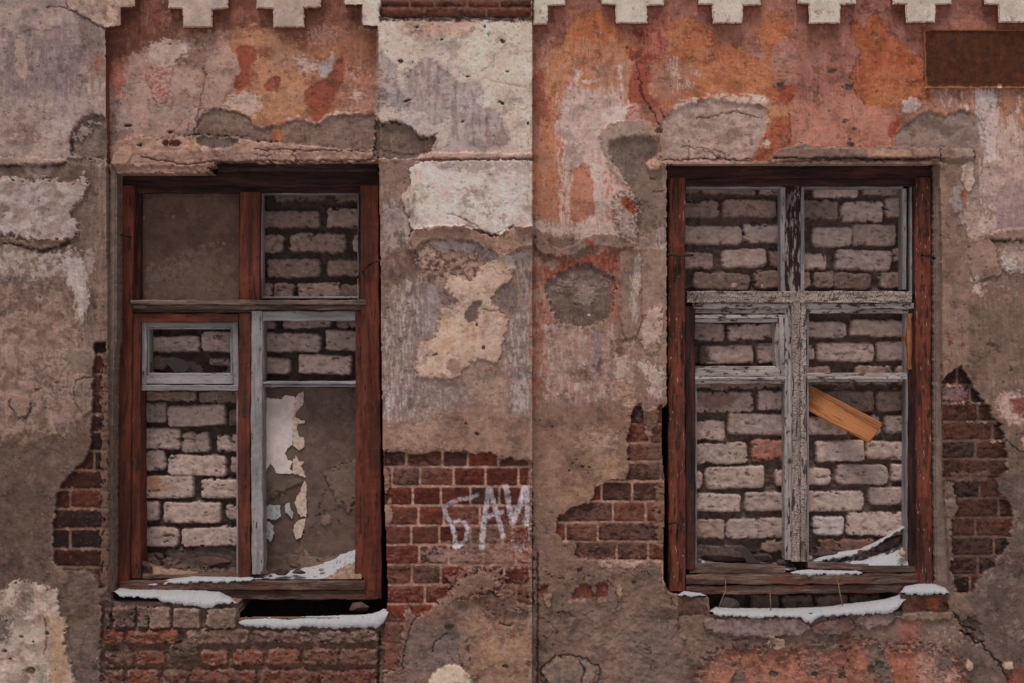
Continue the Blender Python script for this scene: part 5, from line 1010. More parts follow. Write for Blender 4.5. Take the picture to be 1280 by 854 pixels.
# ------------------------------------------------------------------ timber
def bars(name, lst, mat, parent, jit=.0011, bev=.003):
    """each bar: px box + front and back depth; profile with softened edges, wandering along its length"""
    if parent and name in ('glazing_bead', 'transom_moulding', 'mullion_bead', 'bottom_rail') and len(lst) > 1:
        return [bars(name, [q], mat, parent, jit, bev) for q in lst][0]
    bm = bmesh.new(); lay = bm.verts.layers.float_vector.new('uvw')
    for (x0, y0, x1, y1, d0, d1, *opt) in lst:
        mi = opt[1] if len(opt) > 1 else 0
        a, b = un(x0, y1, d0), un(x1, y0, d0)
        tl = opt[0] if opt else (0, 0)            # lean in pixels: shift of the top / left end
        w, h = b.x - a.x, b.z - a.z
        vert = h >= w
        Ln = h if vert else w; cw = w if vert else h; dp = d1 - d0
        bv = min(bev, cw * .3, dp * .3)
        ring = [(bv, 0), (cw - bv, 0), (cw, bv), (cw, dp), (0, dp), (0, bv)]
        n = max(2, int(Ln / .02)); off = Vector((rnd.random() * 50, rnd.random() * 50, rnd.random() * 50)); rings = []
        sd_ = rnd.random() * 100
        for k in range(n + 1):
            t = k / n; r_ = []
            for j, (u, v) in enumerate(ring):
                jx = jit * (math.sin(t * Ln * 37 + sd_ + j) + rnd.uniform(-.8, .8)); jy = jit * rnd.uniform(-1, 1)
                sh = tl[0] * S * t + .0022 * math.sin(t * 4.1 + sd_) * min(1, cw / .05) if vert else 0; sv = -tl[1] * S * (1 - t) if not vert else 0
                if vert: co = (a.x + u + jx + sh, d0 + v + (jy if v < dp else 0), a.z + Ln * t)
                else: co = (a.x + Ln * t, d0 + v + (jy if v < dp else 0), a.z + u + jx + sv)
                q = bm.verts.new(co); q[lay] = off + Vector((Ln * t, u, v)); r_.append(q)
            rings.append(r_)
        m = len(ring)
        for A, B in zip(rings[:-1], rings[1:]):
            for j in range(m): bm.faces.new((A[j], A[(j + 1) % m], B[(j + 1) % m], B[j])).material_index = mi
        bm.faces.new(rings[0][::-1]); bm.faces.new(rings[-1])
    bmesh.ops.recalc_face_normals(bm, faces=bm.faces)
    me = bpy.data.meshes.new(name); bm.to_mesh(me); bm.free()
    return link(name, me, mat, parent)

# left window: box frame, then everything hung or fixed in it
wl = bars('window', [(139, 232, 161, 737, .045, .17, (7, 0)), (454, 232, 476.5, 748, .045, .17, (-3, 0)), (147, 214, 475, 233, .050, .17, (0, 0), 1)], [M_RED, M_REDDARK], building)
wl['label'] = 'red-brown painted window with grey casement and boarded light'
bars('head_board', [(272, 203, 472, 214, .015, .16)], M_DARKWOOD, wl)
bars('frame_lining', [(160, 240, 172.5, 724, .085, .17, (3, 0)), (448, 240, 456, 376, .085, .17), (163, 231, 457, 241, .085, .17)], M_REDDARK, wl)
bars('mullion', [(300, 240, 325, 376, .075, .17)], M_RED, wl)
bars('glazing_bead', [(325, 240, 328, 374, .110, .17), (447, 240, 449.5, 374, .110, .17), (327, 240, 449, 242.5, .110, .17), (327, 370.5, 449, 373, .110, .17)], M_GREY, wl, .0003, .001)
bars('transom', [(163, 375, 458, 381, .040, .17), (164, 381, 458, 387, .055, .17), (166, 387, 456, 391, .08, .17)], M_TRANS, wl)
bars('casement', [(163, 392, 176, 723, .062, .16, (0, 0)), (298, 392, 313, 723, .062, .16, (0, 0)), (176, 392, 298, 403, .062, .16)], M_RED, wl)
bars('casement', [(314, 389, 328.5, 718, .070, .165), (328.5, 389, 447, 401, .070, .165), (326, 400, 329.5, 716, .085, .165), (328, 477, 446, 480.5, .076, .165), (328, 480.5, 446, 484, .088, .165)], M_GREY, wl)['label'] = 'grey-white painted casement with torn paper behind'
bars('casement', [(444, 389, 456, 722, .066, .165)], M_RED, wl)['label'] = 'narrow red-brown meeting stile'
bars('vent_sash', [(177, 403, 183, 481, .082, .16), (291, 403, 298, 481, .082, .16), (183, 403, 291, 409, .082, .16), (183, 470, 291, 480, .082, .16), (183, 409, 186.5, 470, .095, .16), (288, 409, 291, 470, .095, .16), (186, 409, 288, 411.5, .095, .16), (186, 466.5, 288, 470, .095, .16)], M_GREY, wl, .0005, .0015)
bars('glazing_bar', [(175, 481.5, 298, 488.5, .078, .16)], M_GREY, wl)
bars('glazing_bead', [(174, 489, 176.5, 722, .100, .16), (295.5, 489, 298, 722, .100, .16)], M_GREY, wl, .0003, .001)
bars('sill', [(150, 727, 456, 738, .034, .20), (152, 738, 472, 750, .046, .18), (170, 719, 300, 724, .075, .20)], M_SILL, wl, .0015, .004)
# right window
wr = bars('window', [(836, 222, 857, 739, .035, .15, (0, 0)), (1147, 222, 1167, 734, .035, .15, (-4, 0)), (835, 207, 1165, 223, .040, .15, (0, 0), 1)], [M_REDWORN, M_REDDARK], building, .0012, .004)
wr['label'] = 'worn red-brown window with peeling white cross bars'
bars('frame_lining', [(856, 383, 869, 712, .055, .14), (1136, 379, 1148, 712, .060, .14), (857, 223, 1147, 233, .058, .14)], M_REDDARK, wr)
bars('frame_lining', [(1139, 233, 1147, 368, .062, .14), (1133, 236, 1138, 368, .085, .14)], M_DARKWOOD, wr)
bars('glazing_bead', [(857, 232.5, 978, 235.5, .075, .14), (1004, 232.5, 1129, 235.5, .075, .14), (1128, 236, 1133, 362, .072, .14), (1138, 234, 1140, 368, .058, .14)], M_GREY, wr, .0005, .001)
bars('split_wood', [(1134, 392, 1139.5, 462, .052, .14, (1, 0))], M_ORANGEWOOD, wr, .002, .002)['label'] = 'raw orange split in the frame'
bars('mullion', [(982, 232, 1001, 366, .060, .14)], M_CORE, wr)
bars('mullion_bead', [(976, 234, 982.5, 366, .066, .14), (1000.5, 234, 1005.5, 366, .066, .14)], M_GREY, wr, .0006, .0015)
bars('transom', [(859, 364, 1140, 378.5, .045, .14)], M_CRACK, wr)
bars('transom_moulding', [(866, 379, 985, 386, .055, .14), (866, 386, 985, 392, .066, .14), (1007, 379, 1142, 386, .055, .14), (1007, 386, 1136, 391.5, .066, .14)], M_WHITE, wr)
bars('vent_sash', [(869, 393.5, 981, 398, .062, .13), (869, 398, 972, 403, .072, .13), (969, 403, 974, 459, .070, .13), (974, 394, 980.5, 470, .062, .13), (869, 458, 976, 463, .070, .13), (869, 463, 981, 470.5, .062, .13)], M_WHITE, wr, .0008, .002)
bars('glazing_bar', [(869, 471, 982, 475, .060, .13), (869, 475, 982, 479.5, .072, .13)], M_WHITE, wr)
bars('glazing_bar', [(1006, 466.5, 1134, 471, .066, .13), (1006, 471, 1134, 474, .058, .13), (1006, 474, 1134, 477.5, .070, .13)], M_WHITE, wr, .0006, .0015)
bars('casement_stile', [(981, 379.5, 986, 700, .066, .13), (985.5, 379.5, 990, 700, .058, .13)], M_WHITE, wr, .0006, .0015)
bars('cross_bar', [(990, 378.5, 1000, 702, .044, .13), (1000.3, 378.5, 1008.5, 702, .052, .13)], M_CRACK, wr, .0012, .003)
bars('glazing_bead', [(1132, 392, 1136.5, 706, .072, .13), (869, 480, 871, 708, .08, .13), (1008.7, 392, 1011, 702, .075, .13)], M_GREY, wr, .0004, .001)
bars('bottom_rail', [(862, 708, 982, 719, .058, .14, (0, -2)), (1010, 706, 1086, 714, .060, .14, (0, -3)), (1078, 708, 1149, 716, .056, .14)], M_TRANS, wr, .0015, .003)
bars('sill', [(858, 718, 1151, 730, .036, .15, (0, 1)), (858, 730, 1151, 741, .044, .15, (0, 3))], M_SILL, wr, .002, .004)

M_REVEAL = stone_mat('smeared reveal plaster', (120, 101, 91), (98, 81, 73), 22, .6)
def reveal(pts, d0, d1): return prism('window_reveal', pts, d0, d1, M_REVEAL, building, .006, 0, 3, 1.2)
reveal([(1168, 207), (1177, 207), (1178, 470), (1180, 600), (1188, 728), (1184, 742), (1170, 742), (1168, 600)], .010, .15)
reveal([(137, 208), (145.5, 212), (145, 425), (142.5, 436), (141, 470), (140, 600), (139.5, 742), (133, 742), (134, 430)], -.044, .15)

# hooks and wires left in the frames
def tube(name, pts, r, mat, parent=None, taper=1.):
    bm = bmesh.new(); rings = []
    pts = [Vector(p) for p in pts]; n = len(pts)
    for i, p in enumerate(pts):
        t = (pts[min(i + 1, n - 1)] - pts[max(i - 1, 0)]).normalized()
        s_ = t.orthogonal().normalized(); u_ = t.cross(s_); rr = r * (1 + (taper - 1) * i / (n - 1))
        rings.append([bm.verts.new(p + (s_ * math.cos(a) + u_ * math.sin(a)) * rr) for a in [k * math.pi / 4 for k in range(8)]])
    for A, B in zip(rings[:-1], rings[1:]):
        for j in range(8): bm.faces.new((A[j], A[(j + 1) % 8], B[(j + 1) % 8], B[j]))
    bm.faces.new(rings[0][::-1]); bm.faces.new(rings[-1])
    bmesh.ops.recalc_face_normals(bm, faces=bm.faces)
    me = bpy.data.meshes.new(name); bm.to_mesh(me); bm.free()
    for p in me.polygons: p.use_smooth = True
    return link(name, me, mat, parent)
M_IRON = stone_mat('rusted iron', (58, 44, 40), (40, 32, 30), 60)
tube('hook', [un(140, 291, -.02), un(150, 293.5, .022), (un(160, 295.5, .03)), un(172, 298, .075)], .0042, M_IRON, wl)
tube('hook', [un(478, 325, -.05), un(470, 327, .01), un(462, 331, .02), un(455, 337, .03), un(447, 347, .09)], .0045, M_IRON, wl)
tube('hook', [un(831, 319, .0), un(840, 319, .012), un(852, 319.5, .014), un(866, 319, .05)], .0052, M_IRON, wr)
tube('hook', [un(1152, 319, .03), un(1160, 320, .0), un(1168, 323, .02)], .0060, M_IRON, wr)
tube('latch', [un(836, 655, .022), un(844, 653, .012), un(848, 656, .02)], .005, M_IRON, wr)

# ------------------------------------------------------------------ rusty plate
def rust_mat():
    m, nt, b = new_mat('dark rusted steel'); g = nd(nt, 'ShaderNodeNewGeometry'); a = nd(nt, 'ShaderNodeAttribute', attribute_name='edge')
    n = noise(nt, g.outputs['Position'], 30, 6, .7); f = noise(nt, g.outputs['Position'], 240, 4, .7)
    c = mixc(nt, ramp(nt, n, .35, .7), lin4((58, 32, 18)), lin4((84, 47, 25)))
    s_ = nd(nt, 'ShaderNodeMath', operation='MULTIPLY_ADD'); nt.links.new(n, s_.inputs[0]); s_.inputs[1].default_value = .9; nt.links.new(a.outputs['Fac'], s_.inputs[2])
    c = mixc(nt, ramp(nt, s_.outputs[0], .92, 1.08), c, lin4((136, 82, 44)))
    c = mixc(nt, ramp(nt, s_.outputs[0], 1.25, 1.40), c, lin4((186, 158, 138)))
    c = mixc(nt, ramp(nt, f, .64, .72), c, lin4((120, 72, 40)))
    c = mixc(nt, 1., c, ramp(nt, f, .3, .7, .8, 1.15), 'MULTIPLY')
    nt.links.new(c, b.inputs['Base Color']); bump(nt, b, f, .3, .002); b.inputs['Roughness'].default_value = .75
    return m
bm = bmesh.new(); el = bm.verts.layers.float.new('edge')
PX0, PX1, PY0, PY1 = 1154.5, 1402, 37.5, 110
NX, NY = 130, 40; gv = {}
for side, dd in ((0, -.034), (1, -.027)):
    for i in range(NX + 1):
        for j in range(NY + 1):
            u, v = i / NX, j / NY
            px, py = PX0 + (PX1 - PX0) * u, PY0 + (PY1 - PY0) * v
            if j in (0, NY): py += rnd.uniform(-.5, .5)
            if i == 0: px += rnd.uniform(-.5, .5) + 3 * v
            e = min(px - PX0 - 2 * v, PX1 - px, (py - PY0) * 2.2, PY1 - py)
            p = un(px, py, dd - .004 * math.sin(u * 9) * math.sin(v * 3) * .6 - (.006 * max(0, 1 - e / 5) if side == 0 else 0))
            q = bm.verts.new(p); q[el] = max(0., 1 - max(0, e) / 7.) * .78 + (.42 if 1247 < px < 1252 and py > 66 else 0)
            gv[side, i, j] = q
for i in range(NX):
    for j in range(NY):
        bm.faces.new((gv[0, i, j], gv[0, i, j + 1], gv[0, i + 1, j + 1], gv[0, i + 1, j])); bm.faces.new((gv[1, i, j], gv[1, i + 1, j], gv[1, i + 1, j + 1], gv[1, i, j + 1]))
for i in range(NX):
    bm.faces.new((gv[0, i, 0], gv[0, i + 1, 0], gv[1, i + 1, 0], gv[1, i, 0])); bm.faces.new((gv[0, i, NY], gv[1, i, NY], gv[1, i + 1, NY], gv[0, i + 1, NY]))
for j in range(NY):
    bm.faces.new((gv[0, 0, j], gv[1, 0, j], gv[1, 0, j + 1], gv[0, 0, j + 1])); bm.faces.new((gv[0, NX, j], gv[0, NX, j + 1], gv[1, NX, j + 1], gv[1, NX, j]))
me = bpy.data.meshes.new('metal_plate'); bm.to_mesh(me); bm.free()
tag(link('metal_plate', me, rust_mat()), 'blank dark rusted metal plate fixed high on the orange wall', 'metal plate')

# ------------------------------------------------------------------ snow
def snow_mat():
    m, nt, b = new_mat('snow'); g = nd(nt, 'ShaderNodeNewGeometry')
    f = noise(nt, g.outputs['Position'], 180, 5, .6)
    c = mixc(nt, ramp(nt, f, .3, .7), (.50, .485, .495, 1), (.64, .625, .635, 1)); nt.links.new(c, b.inputs['Base Color'])
    f2 = noise(nt, g.outputs['Position'], 45, 6, .7); a = nd(nt, 'ShaderNodeMath', operation='ADD'); nt.links.new(f, a.inputs[0]); nt.links.new(f2, a.inputs[1]); bump(nt, b, a.outputs[0], .7, .006); b.inputs['Roughness'].default_value = .8; return m
M_SNOW = snow_mat()
def interp(pts, x):
    xs_, ys_ = zip(*pts); return float(np.interp(x, xs_, ys_))
def snow(top, bot, d0, d1, label, bulge=.003, rag=1.5):
    bm = bmesh.new(); x0, x1 = max(top[0][0], bot[0][0]), min(top[-1][0], bot[-1][0]); n = max(10, int((x1 - x0) / 1.1)); sd_ = rnd.randint(0, 40); rings = []
    M = 10
    xa = np.linspace(x0, x1, n + 1)
    N = lambda sc, k: fbm(xa / sc, np.full_like(xa, sd_ * 3.1 + k), 4, sd_ + k)
    n1, n2, n3 = N(14., 0), N(9., 3), N(3.2, 5)
    YT = np.interp(xa, *zip(*top)) + .7 * n1 + .3 * n3; YB = np.interp(xa, *zip(*bot)) + rag * (1.6 * n2 + .9 * n3)
    e = np.clip(np.minimum(xa - x0, x1 - xa) / 7., 0, 1) ** .6
    mid = (YT + YB) / 2; YT = mid + (YT - mid) * e; YB = np.maximum(mid + (YB - mid) * e, YT + .35)
    ST = np.interp(xa, *zip(*top)); SB = np.interp(xa, *zip(*bot)); ml = (ST + SB) / 2; ST = ml + (ST - ml) * e; SB = np.maximum(ml + (SB - ml) * e, ST + .35)
    for k in range(n + 1):
        px, yt, yb = float(xa[k]), float(YT[k]), float(YB[k])
        th = min(1., (yb - yt) / 8.); r_ = []
        ds = d0 + .006 * float(n1[k]) + (1 - th) * .012
        for j in range(M):
            t = j / (M - 1); a = t * math.pi / 2
            d = ds + (d1 - ds) * (1 - math.cos(a) ** 1.0) - bulge * math.sin(min(1, t * 2.2) * math.pi)
            wv_ = math.sin(a) ** .9; y = float(SB[k]) + (float(ST[k]) - float(SB[k])) * wv_ + (yb - float(SB[k])) * max(0, 1 - 2.5 * t) + (yt - float(ST[k])) * max(0, 2.5 * t - 1.5)
            jn = .0016 * float(fbm(np.array([px / 6.]), np.array([j * .8 + sd_]), 3, sd_ + 7)[0])
            r_.append(bm.verts.new(un(px, y, d) + Vector((0, jn, jn * .6))))
        r_.append(bm.verts.new(un(px, yb, d1))); rings.append(r_)
    m = len(rings[0])
    for A, B in zip(rings[:-1], rings[1:]):
        for j in range(m): bm.faces.new((A[j], B[j], B[(j + 1) % m], A[(j + 1) % m]))
    bm.faces.new(rings[0]); bm.faces.new(rings[-1][::-1]); bmesh.ops.recalc_face_normals(bm, faces=bm.faces)
    me = bpy.data.meshes.new('snow_patch'); bm.to_mesh(me); bm.free()
    for p in me.polygons: p.use_smooth = True
    return tag(link('snow_patch', me, M_SNOW), label, 'snow', 'patches of snow on the sills and ledges')
snow([(141, 738), (150, 735), (170, 737), (200, 737), (250, 738), (275, 740), (288, 746), (296, 752)], [(141, 741), (150, 746), (180, 748), (197, 749), (205, 753), (225, 756), (240, 757), (258, 761), (270, 756), (290, 754), (296, 754)], -.085, .06, 'snow lying on the grey brick ledge under the left window sill')
snow([(298, 773), (330, 771), (360, 772), (400, 770), (440, 769), (465, 767), (474, 764), (486, 756)], [(298, 783), (330, 784), (360, 787), (380, 783), (420, 786), (440, 785), (470, 785), (480, 778), (486, 775)], -.075, -.03, 'long band of snow in front of the dark hollow below the left window')
snow([(182, 729), (210, 724), (240, 720), (300, 721), (318, 720)], [(182, 732), (210, 730), (250, 728), (318, 727)], .028, .1, 'thin snow on the left window sill under the bricked red casement')
snow([(886, 763), (895, 758), (930, 760), (980, 760), (1030, 758), (1080, 752), (1110, 747), (1124, 742), (1132, 745)], [(886, 765), (900, 770), (940, 772), (1000, 772), (1008, 779), (1014, 779), (1022, 772), (1060, 768), (1076, 769), (1090, 768), (1110, 767), (1122, 762), (1132, 752)], -.048, .11, 'long curved bank of snow below the right window sill')
snow([(1125, 740), (1130, 733), (1145, 730), (1170, 730), (1183, 735), (1188, 742)], [(1125, 742), (1140, 743), (1160, 744), (1180, 742), (1188, 743)], -.045, .04, 'rounded cap of snow on the brick at the right window corner')
snow([(846, 743), (855, 739), (875, 741), (883, 744)], [(846, 745), (860, 745.5), (875, 745), (883, 745.5)], -.035, .03, 'small dusting of snow on the brick stub at the right window frame', .004)
snow([(1010, 703), (1026, 694), (1050, 689), (1075, 686), (1100, 674), (1120, 662), (1138, 650)], [(1010, 706), (1030, 702), (1060, 696), (1080, 690), (1100, 679), (1120, 666), (1138, 656)], .085, .15, 'upper sweep of snow in the right window corner above dark rubble')
snow([(988, 714), (1010, 712), (1040, 713), (1078, 714)], [(988, 718), (1010, 719), (1040, 719), (1078, 718)], .032, .06, 'narrow snow strip on the sill board under the white cross bar', .004)
for pts, lb in (([(1000, 786), (1020, 785), (1045, 788), (1060, 782), (1072, 780), (1090, 781), (1100, 777), (1112, 771), (1122, 770), (1134, 774), (1160, 772), (1184, 770)], 'fine line of snow caught in the crack below the snow bank'), ([(998, 787), (1004, 780), (1010, 776)], 'trickle of snow under the bank of snow')):
    snow([(x, y - 1.0 - .5 * math.sin(x * .11)) for x, y in pts], [(x, y + 1.0) for x, y in pts], -.034, -.012, lb, .001, .5).name = 'snow_line'

# ------------------------------------------------------------------ rubble, board, paper, stems
def stone(name, x, y, w, h, d, mat, label, ang=0, group=None, seed=0, n=16):
    rr = random.Random(seed); bm = bmesh.new()
    for _ in range(n):
        v = Vector((rr.gauss(0, 1), rr.gauss(0, 1), rr.gauss(0, 1))).normalized()
        v = Vector((v.x * w / 2 * S, v.y * min(w, h) * .5 * S, v.z * h / 2 * S)) * rr.uniform(.85, 1.1); bm.verts.new(v)
    bmesh.ops.convex_hull(bm, input=bm.verts)
    bmesh.ops.delete(bm, geom=[v for v in bm.verts if not v.link_faces], context='VERTS')
    bmesh.ops.bevel(bm, geom=list(bm.edges), offset=.0012, segments=1, affect='EDGES')
    bmesh.ops.recalc_face_normals(bm, faces=bm.faces)
    me = bpy.data.meshes.new(name); bm.to_mesh(me); bm.free()
    o = link(name, me, mat); o.location = un(x, y, d); o.rotation_euler = (0, ang, 0)
    return tag(o, label, 'rubble' if name != 'brick_chunk' else 'brick', 'rubble lying in the window openings')
M_RUB = stone_mat('dark rubble', (78, 62, 58), (54, 44, 42), 50, .8)
M_RUBT = stone_mat('pale chip', (164, 134, 114), (130, 104, 90), 50)
M_RUBB = stone_mat('old brick chunk', (92, 68, 60), (70, 54, 50), 40, .8)
stone('rubble_stone', 330, 716, 15, 8, .058, M_RUB, 'leftmost of three dark stones on the snow in the left window', .15, None, 1)
stone('rubble_stone', 352, 714, 24, 12, .064, M_RUB, 'largest dark stone on the snow in the left window', 0, None, 2)
stone('rubble_stone', 373, 715, 19, 8, .062, M_RUB, 'flat dark stone right of the largest one in the left window', .1, None, 3)
stone('rubble_stone', 338, 720, 7, 4, .05, M_RUB, 'tiny dark pebble below the three stones on the snow', 0, None, 4)
stone('rubble_stone', 366, 708, 12, 8, .07, M_RUBB, 'brown lump behind the three stones against the render', 0, None, 5)
stone('rubble_stone', 402, 712, 10, 5, .082, M_RUBT, 'tan chip lying on the snow drift of the left window', 0, None, 6)
stone('rubble_stone', 183, 708, 21, 10, .085, M_RUB, 'dark oblong stone leaning in the corner of the red casement', .75, None, 7, 26)
stone('rubble_stone', 262, 702, 66, 26, .20, M_RUBB, 'big dark lump at the foot of the brick blocking in the left window', .05, None, 8, 26)
stone('rubble_stone', 198, 696, 16, 10, .15, M_RUB, 'dark clod on the sandy heap in the left window', .5, None, 9)
stone('rubble_stone', 207, 701, 9, 6, .13, M_RUB, 'small clod beside the dark clod on the sandy heap', .2, None, 10)
stone('brick_chunk', 449, 760, 26, 17, .03, M_RUBB, 'broken brick wedged under the right end of the left sill', .1, None, 11, 20)
stone('rubble_stone', 905, 696, 74, 17, .14, M_RUB, 'long dark lump behind the bottom rail of the right window', .02, None, 12, 30)
stone('rubble_stone', 952, 697, 30, 13, .11, M_RUB, 'dark stone right of the glass shard in the right window', .1, None, 13)
stone('rubble_stone', 978, 703, 18, 9, .085, M_RUB, 'dark stone at the foot of the white cross bar', .1, None, 14)
stone('rubble_stone', 1032, 693, 42, 13, .12, M_RUB, 'dark stone half under snow right of the white cross bar', 0, None, 15, 24)
stone('rubble_stone', 1075, 692, 18, 9, .095, M_RUB, 'dark lump between the two snow sweeps of the right window', -.4, None, 16)
stone('rubble_stone', 1045, 700, 9, 5, .062, M_RUB, 'pebble on the snow by the bottom rail of the right window', 0, None, 17)
stone('rubble_stone', 1112, 678, 46, 15, .125, M_RUB, 'sloping dark rubble between snow in the right window corner', -.45, None, 18, 26)
stone('rubble_stone', 1128, 693, 13, 10, .062, M_RUBT, 'tan chip in the lower right corner of the right window', 0, None, 19)
stone('rubble_stone', 917, 357, 9, 7, .10, M_RUBT, 'pale crumb left on the transom of the right window', 0, None, 20)
stone('rubble_stone', 953, 358, 7, 6, .10, M_RUBT, 'pale crumb near the mullion on the right window transom', 0, None, 21)
stone('brick_chunk', 908, 755, 34, 20, .06, M_RUB, 'dark broken brick in the gap under the right sill', .1, None, 22, 22)

def pile(name, x0, x1, prof, d0, d1, mat, label, ybase, cat='debris', kind='stuff'):
    bm = bmesh.new(); n, M = 64, 20; g = {}
    for i in range(n + 1):
        for j in range(M + 1):
            px = x0 + (x1 - x0) * i / n; t = j / M
            h = (ybase - interp(prof, px)) * t ** .8 + 1.6 * float(fbm(np.array([i / 4.]), np.array([j / 3.]), 4, 5)[0]) * t
            g[i, j] = bm.verts.new(un(px, ybase - h, d0 + (d1 - d0) * t))
    for i in range(n):
        for j in range(M): bm.faces.new((g[i, j], g[i + 1, j], g[i + 1, j + 1], g[i, j + 1]))
    me = bpy.data.meshes.new(name); bm.to_mesh(me); bm.free()
    for p in me.polygons: p.use_smooth = True
    return tag(link(name, me, mat), label, cat, 'patches of snow on the sills and ledges' if cat == 'snow' else None, kind)
def dusted(name, col, col2):
    m = stone_mat(name, col, col2, 60, .9); nt = m.node_tree; b = [n for n in nt.nodes if n.type == 'BSDF_PRINCIPLED'][0]
    g = nd(nt, 'ShaderNodeNewGeometry'); n = noise(nt, g.outputs['Position'], 28, 7, .72); src = b.inputs['Base Color'].links[0].from_socket
    c = mixc(nt, ramp(nt, n, .49, .55), src, (.56, .545, .555, 1)); nt.links.new(c, b.inputs['Base Color']); return m
M_SAND = stone_mat('sandy debris', (152, 122, 104), (112, 90, 78), 60, .9)
pile('sandy_debris', 166, 300, [(166, 688), (178, 690), (200, 702), (235, 708), (260, 714), (300, 716)], .075, .20, M_SAND, 'sandy mortar heap at the foot of the left blocking', 722)
pile('sandy_debris', 400, 452, [(400, 723), (412, 717), (430, 708), (452, 699)], .058, .095, M_SAND, 'sandy slope in the corner of the grey casement', 724)
M_DEB = dusted('dark debris', (92, 74, 66), (66, 53, 48))
pile('dark_debris', 862, 995, [(862, 690), (880, 696), (920, 704), (960, 702), (995, 704)], .065, .17, M_DEB, 'earthy debris along the foot of the right blocking', 713)
pile('dark_debris', 1008, 1142, [(1008, 694), (1050, 690), (1090, 682), (1120, 668), (1142, 650)], .07, .165, M_DEB, 'earthy debris in the lower right corner of the right window', 710)

def snowy():
    m = M_SNOW.copy(); m.name = 'snow with dirt'; nt = m.node_tree; b = [n for n in nt.nodes if n.type == 'BSDF_PRINCIPLED'][0]
    g = nd(nt, 'ShaderNodeNewGeometry'); n = noise(nt, g.outputs['Position'], 34, 7, .7); src = b.inputs['Base Color'].links[0].from_socket
    c = mixc(nt, ramp(nt, n, .58, .64), src, lin4((104, 84, 74))); nt.links.new(c, b.inputs['Base Color']); return m
M_SNOWD = snowy()
pile('snow_patch', 310, 452, [(310, 720), (330, 718), (350, 716), (370, 712), (395, 706), (415, 699), (430, 692), (452, 683)], .066, .155, M_SNOWD, 'snow drift inside the grey casement of the left window', 724, 'snow', None)
pile('snow_patch', 1012, 1142, [(1012, 704), (1040, 701), (1060, 699), (1080, 694), (1100, 687), (1120, 680), (1142, 671)], .064, .14, M_SNOWD, 'lower drift of snow on the rail of the right window', 707, 'snow', None)

# orange plank, leaning out of the opening
A, B = un(1004, 494, .125), un(1093.5, 541.5, .012)
ax = (B - A).normalized(); up = Vector((0, 0, 1)); wv = (up - ax * up.dot(ax)).normalized(); nv = ax.cross(wv)
if nv.y > 0: nv = -nv
bm = bmesh.new(); lay = bm.verts.layers.float_vector.new('uvw'); Ln = (B - A).length; hw, th = .0475, .026; rings = []
for k in range(15):
    t = k / 14; r_ = []
    for j, (u, v) in enumerate([(-hw + .003, 0), (hw - .003, 0), (hw, .003), (hw, th), (-hw, th), (-hw, .003)]):
        e = (.006 * math.sin(j * 2.1) if k == 14 else 0)
        p = A + ax * (Ln * t + e + (u * .12 if k == 14 else 0)) + wv * (u + rnd.uniform(-.0006, .0006)) - nv * v
        q = bm.verts.new(p); q[lay] = Vector((Ln * t, u, v)) * .9 + Vector((3, 1, 2)); r_.append(q)
    rings.append(r_)
for P_a, P_b in zip(rings[:-1], rings[1:]):
    for j in range(6): bm.faces.new((P_a[j], P_a[(j + 1) % 6], P_b[(j + 1) % 6], P_b[j]))
bm.faces.new(rings[0]); bm.faces.new(rings[-1][::-1]); bmesh.ops.recalc_face_normals(bm, faces=bm.faces)
me = bpy.data.meshes.new('wooden_plank'); bm.to_mesh(me); bm.free()
M_PLANK = wood_paint('fresh pine', (172, 112, 70), (156, 98, 60), .5, (162, 104, 64), (2, 30), .6, dark=.85, fleck=(110, 66, 40), fl=.7)
tag(link('wooden_plank', me, M_PLANK), 'short raw orange plank slanting out of the right window', 'plank')

# torn paper on the render
def sheet_of(name, pts, d, mat, label, cat='paper', th=.0012):
    o = prism(name, pts, d, d + th, mat, None, 0, 0, 1.1, 1.3 if cat == 'paper' else .2); return tag(o, label, cat, {'paper': 'paper scraps on the render', 'glass': 'broken glass in the windows'}.get(cat))
def paper_mat(name, col, col2, blot=None, sc=30):
    m, nt, b = new_mat(name); g = nd(nt, 'ShaderNodeNewGeometry')
    n = noise(nt, g.outputs['Position'], sc, 5, .6); f = noise(nt, g.outputs['Position'], 180, 4, .6)
    c = mixc(nt, ramp(nt, n, .4, .62), lin4(col), lin4(col2))
    if blot:
        k = noise(nt, g.outputs['Position'], 95, 3, .5); c = mixc(nt, ramp(nt, k, .54, .58), c, lin4(blot))
    c = mixc(nt, 1., c, ramp(nt, f, .3, .7, .93, 1.05), 'MULTIPLY'); nt.links.new(c, b.inputs['Base Color']); bump(nt, b, n, .3, .002); return m
M_PAPER = paper_mat('old white paper', (192, 177, 171), (180, 164, 158))
M_PAPERT = paper_mat('yellowed torn paper', (184, 162, 151), (160, 134, 121), sc=90)
M_PAPERP = paper_mat('printed label paper', (158, 150, 147), (146, 137, 134), (104, 132, 132))
PD = .151
sheet_of('torn_paper', [(326, 498), (340, 498), (352, 499), (357, 494), (362, 495), (372, 497), (378, 506), (371, 514), (368, 520), (371, 530), (366, 536), (366, 556), (358, 562), (356, 567), (360, 575), (366, 577), (362, 586), (371, 592), (345, 592), (342, 585), (338, 579), (333, 589), (326, 591)], PD, M_PAPER, 'large torn sheet of white paper on the brown render in the left window')
sheet_of('torn_paper', [(369, 497), (374, 491), (379, 490), (380, 503), (376, 506), (371, 514), (369, 521), (375, 525), (381, 526), (381, 529), (372, 530), (371, 538), (374, 546), (380, 547), (381, 559), (374, 563), (367, 558), (366, 540), (366, 516)], PD - .001, M_PAPERT, 'yellowed torn paper fringe along the edge of the white sheet')
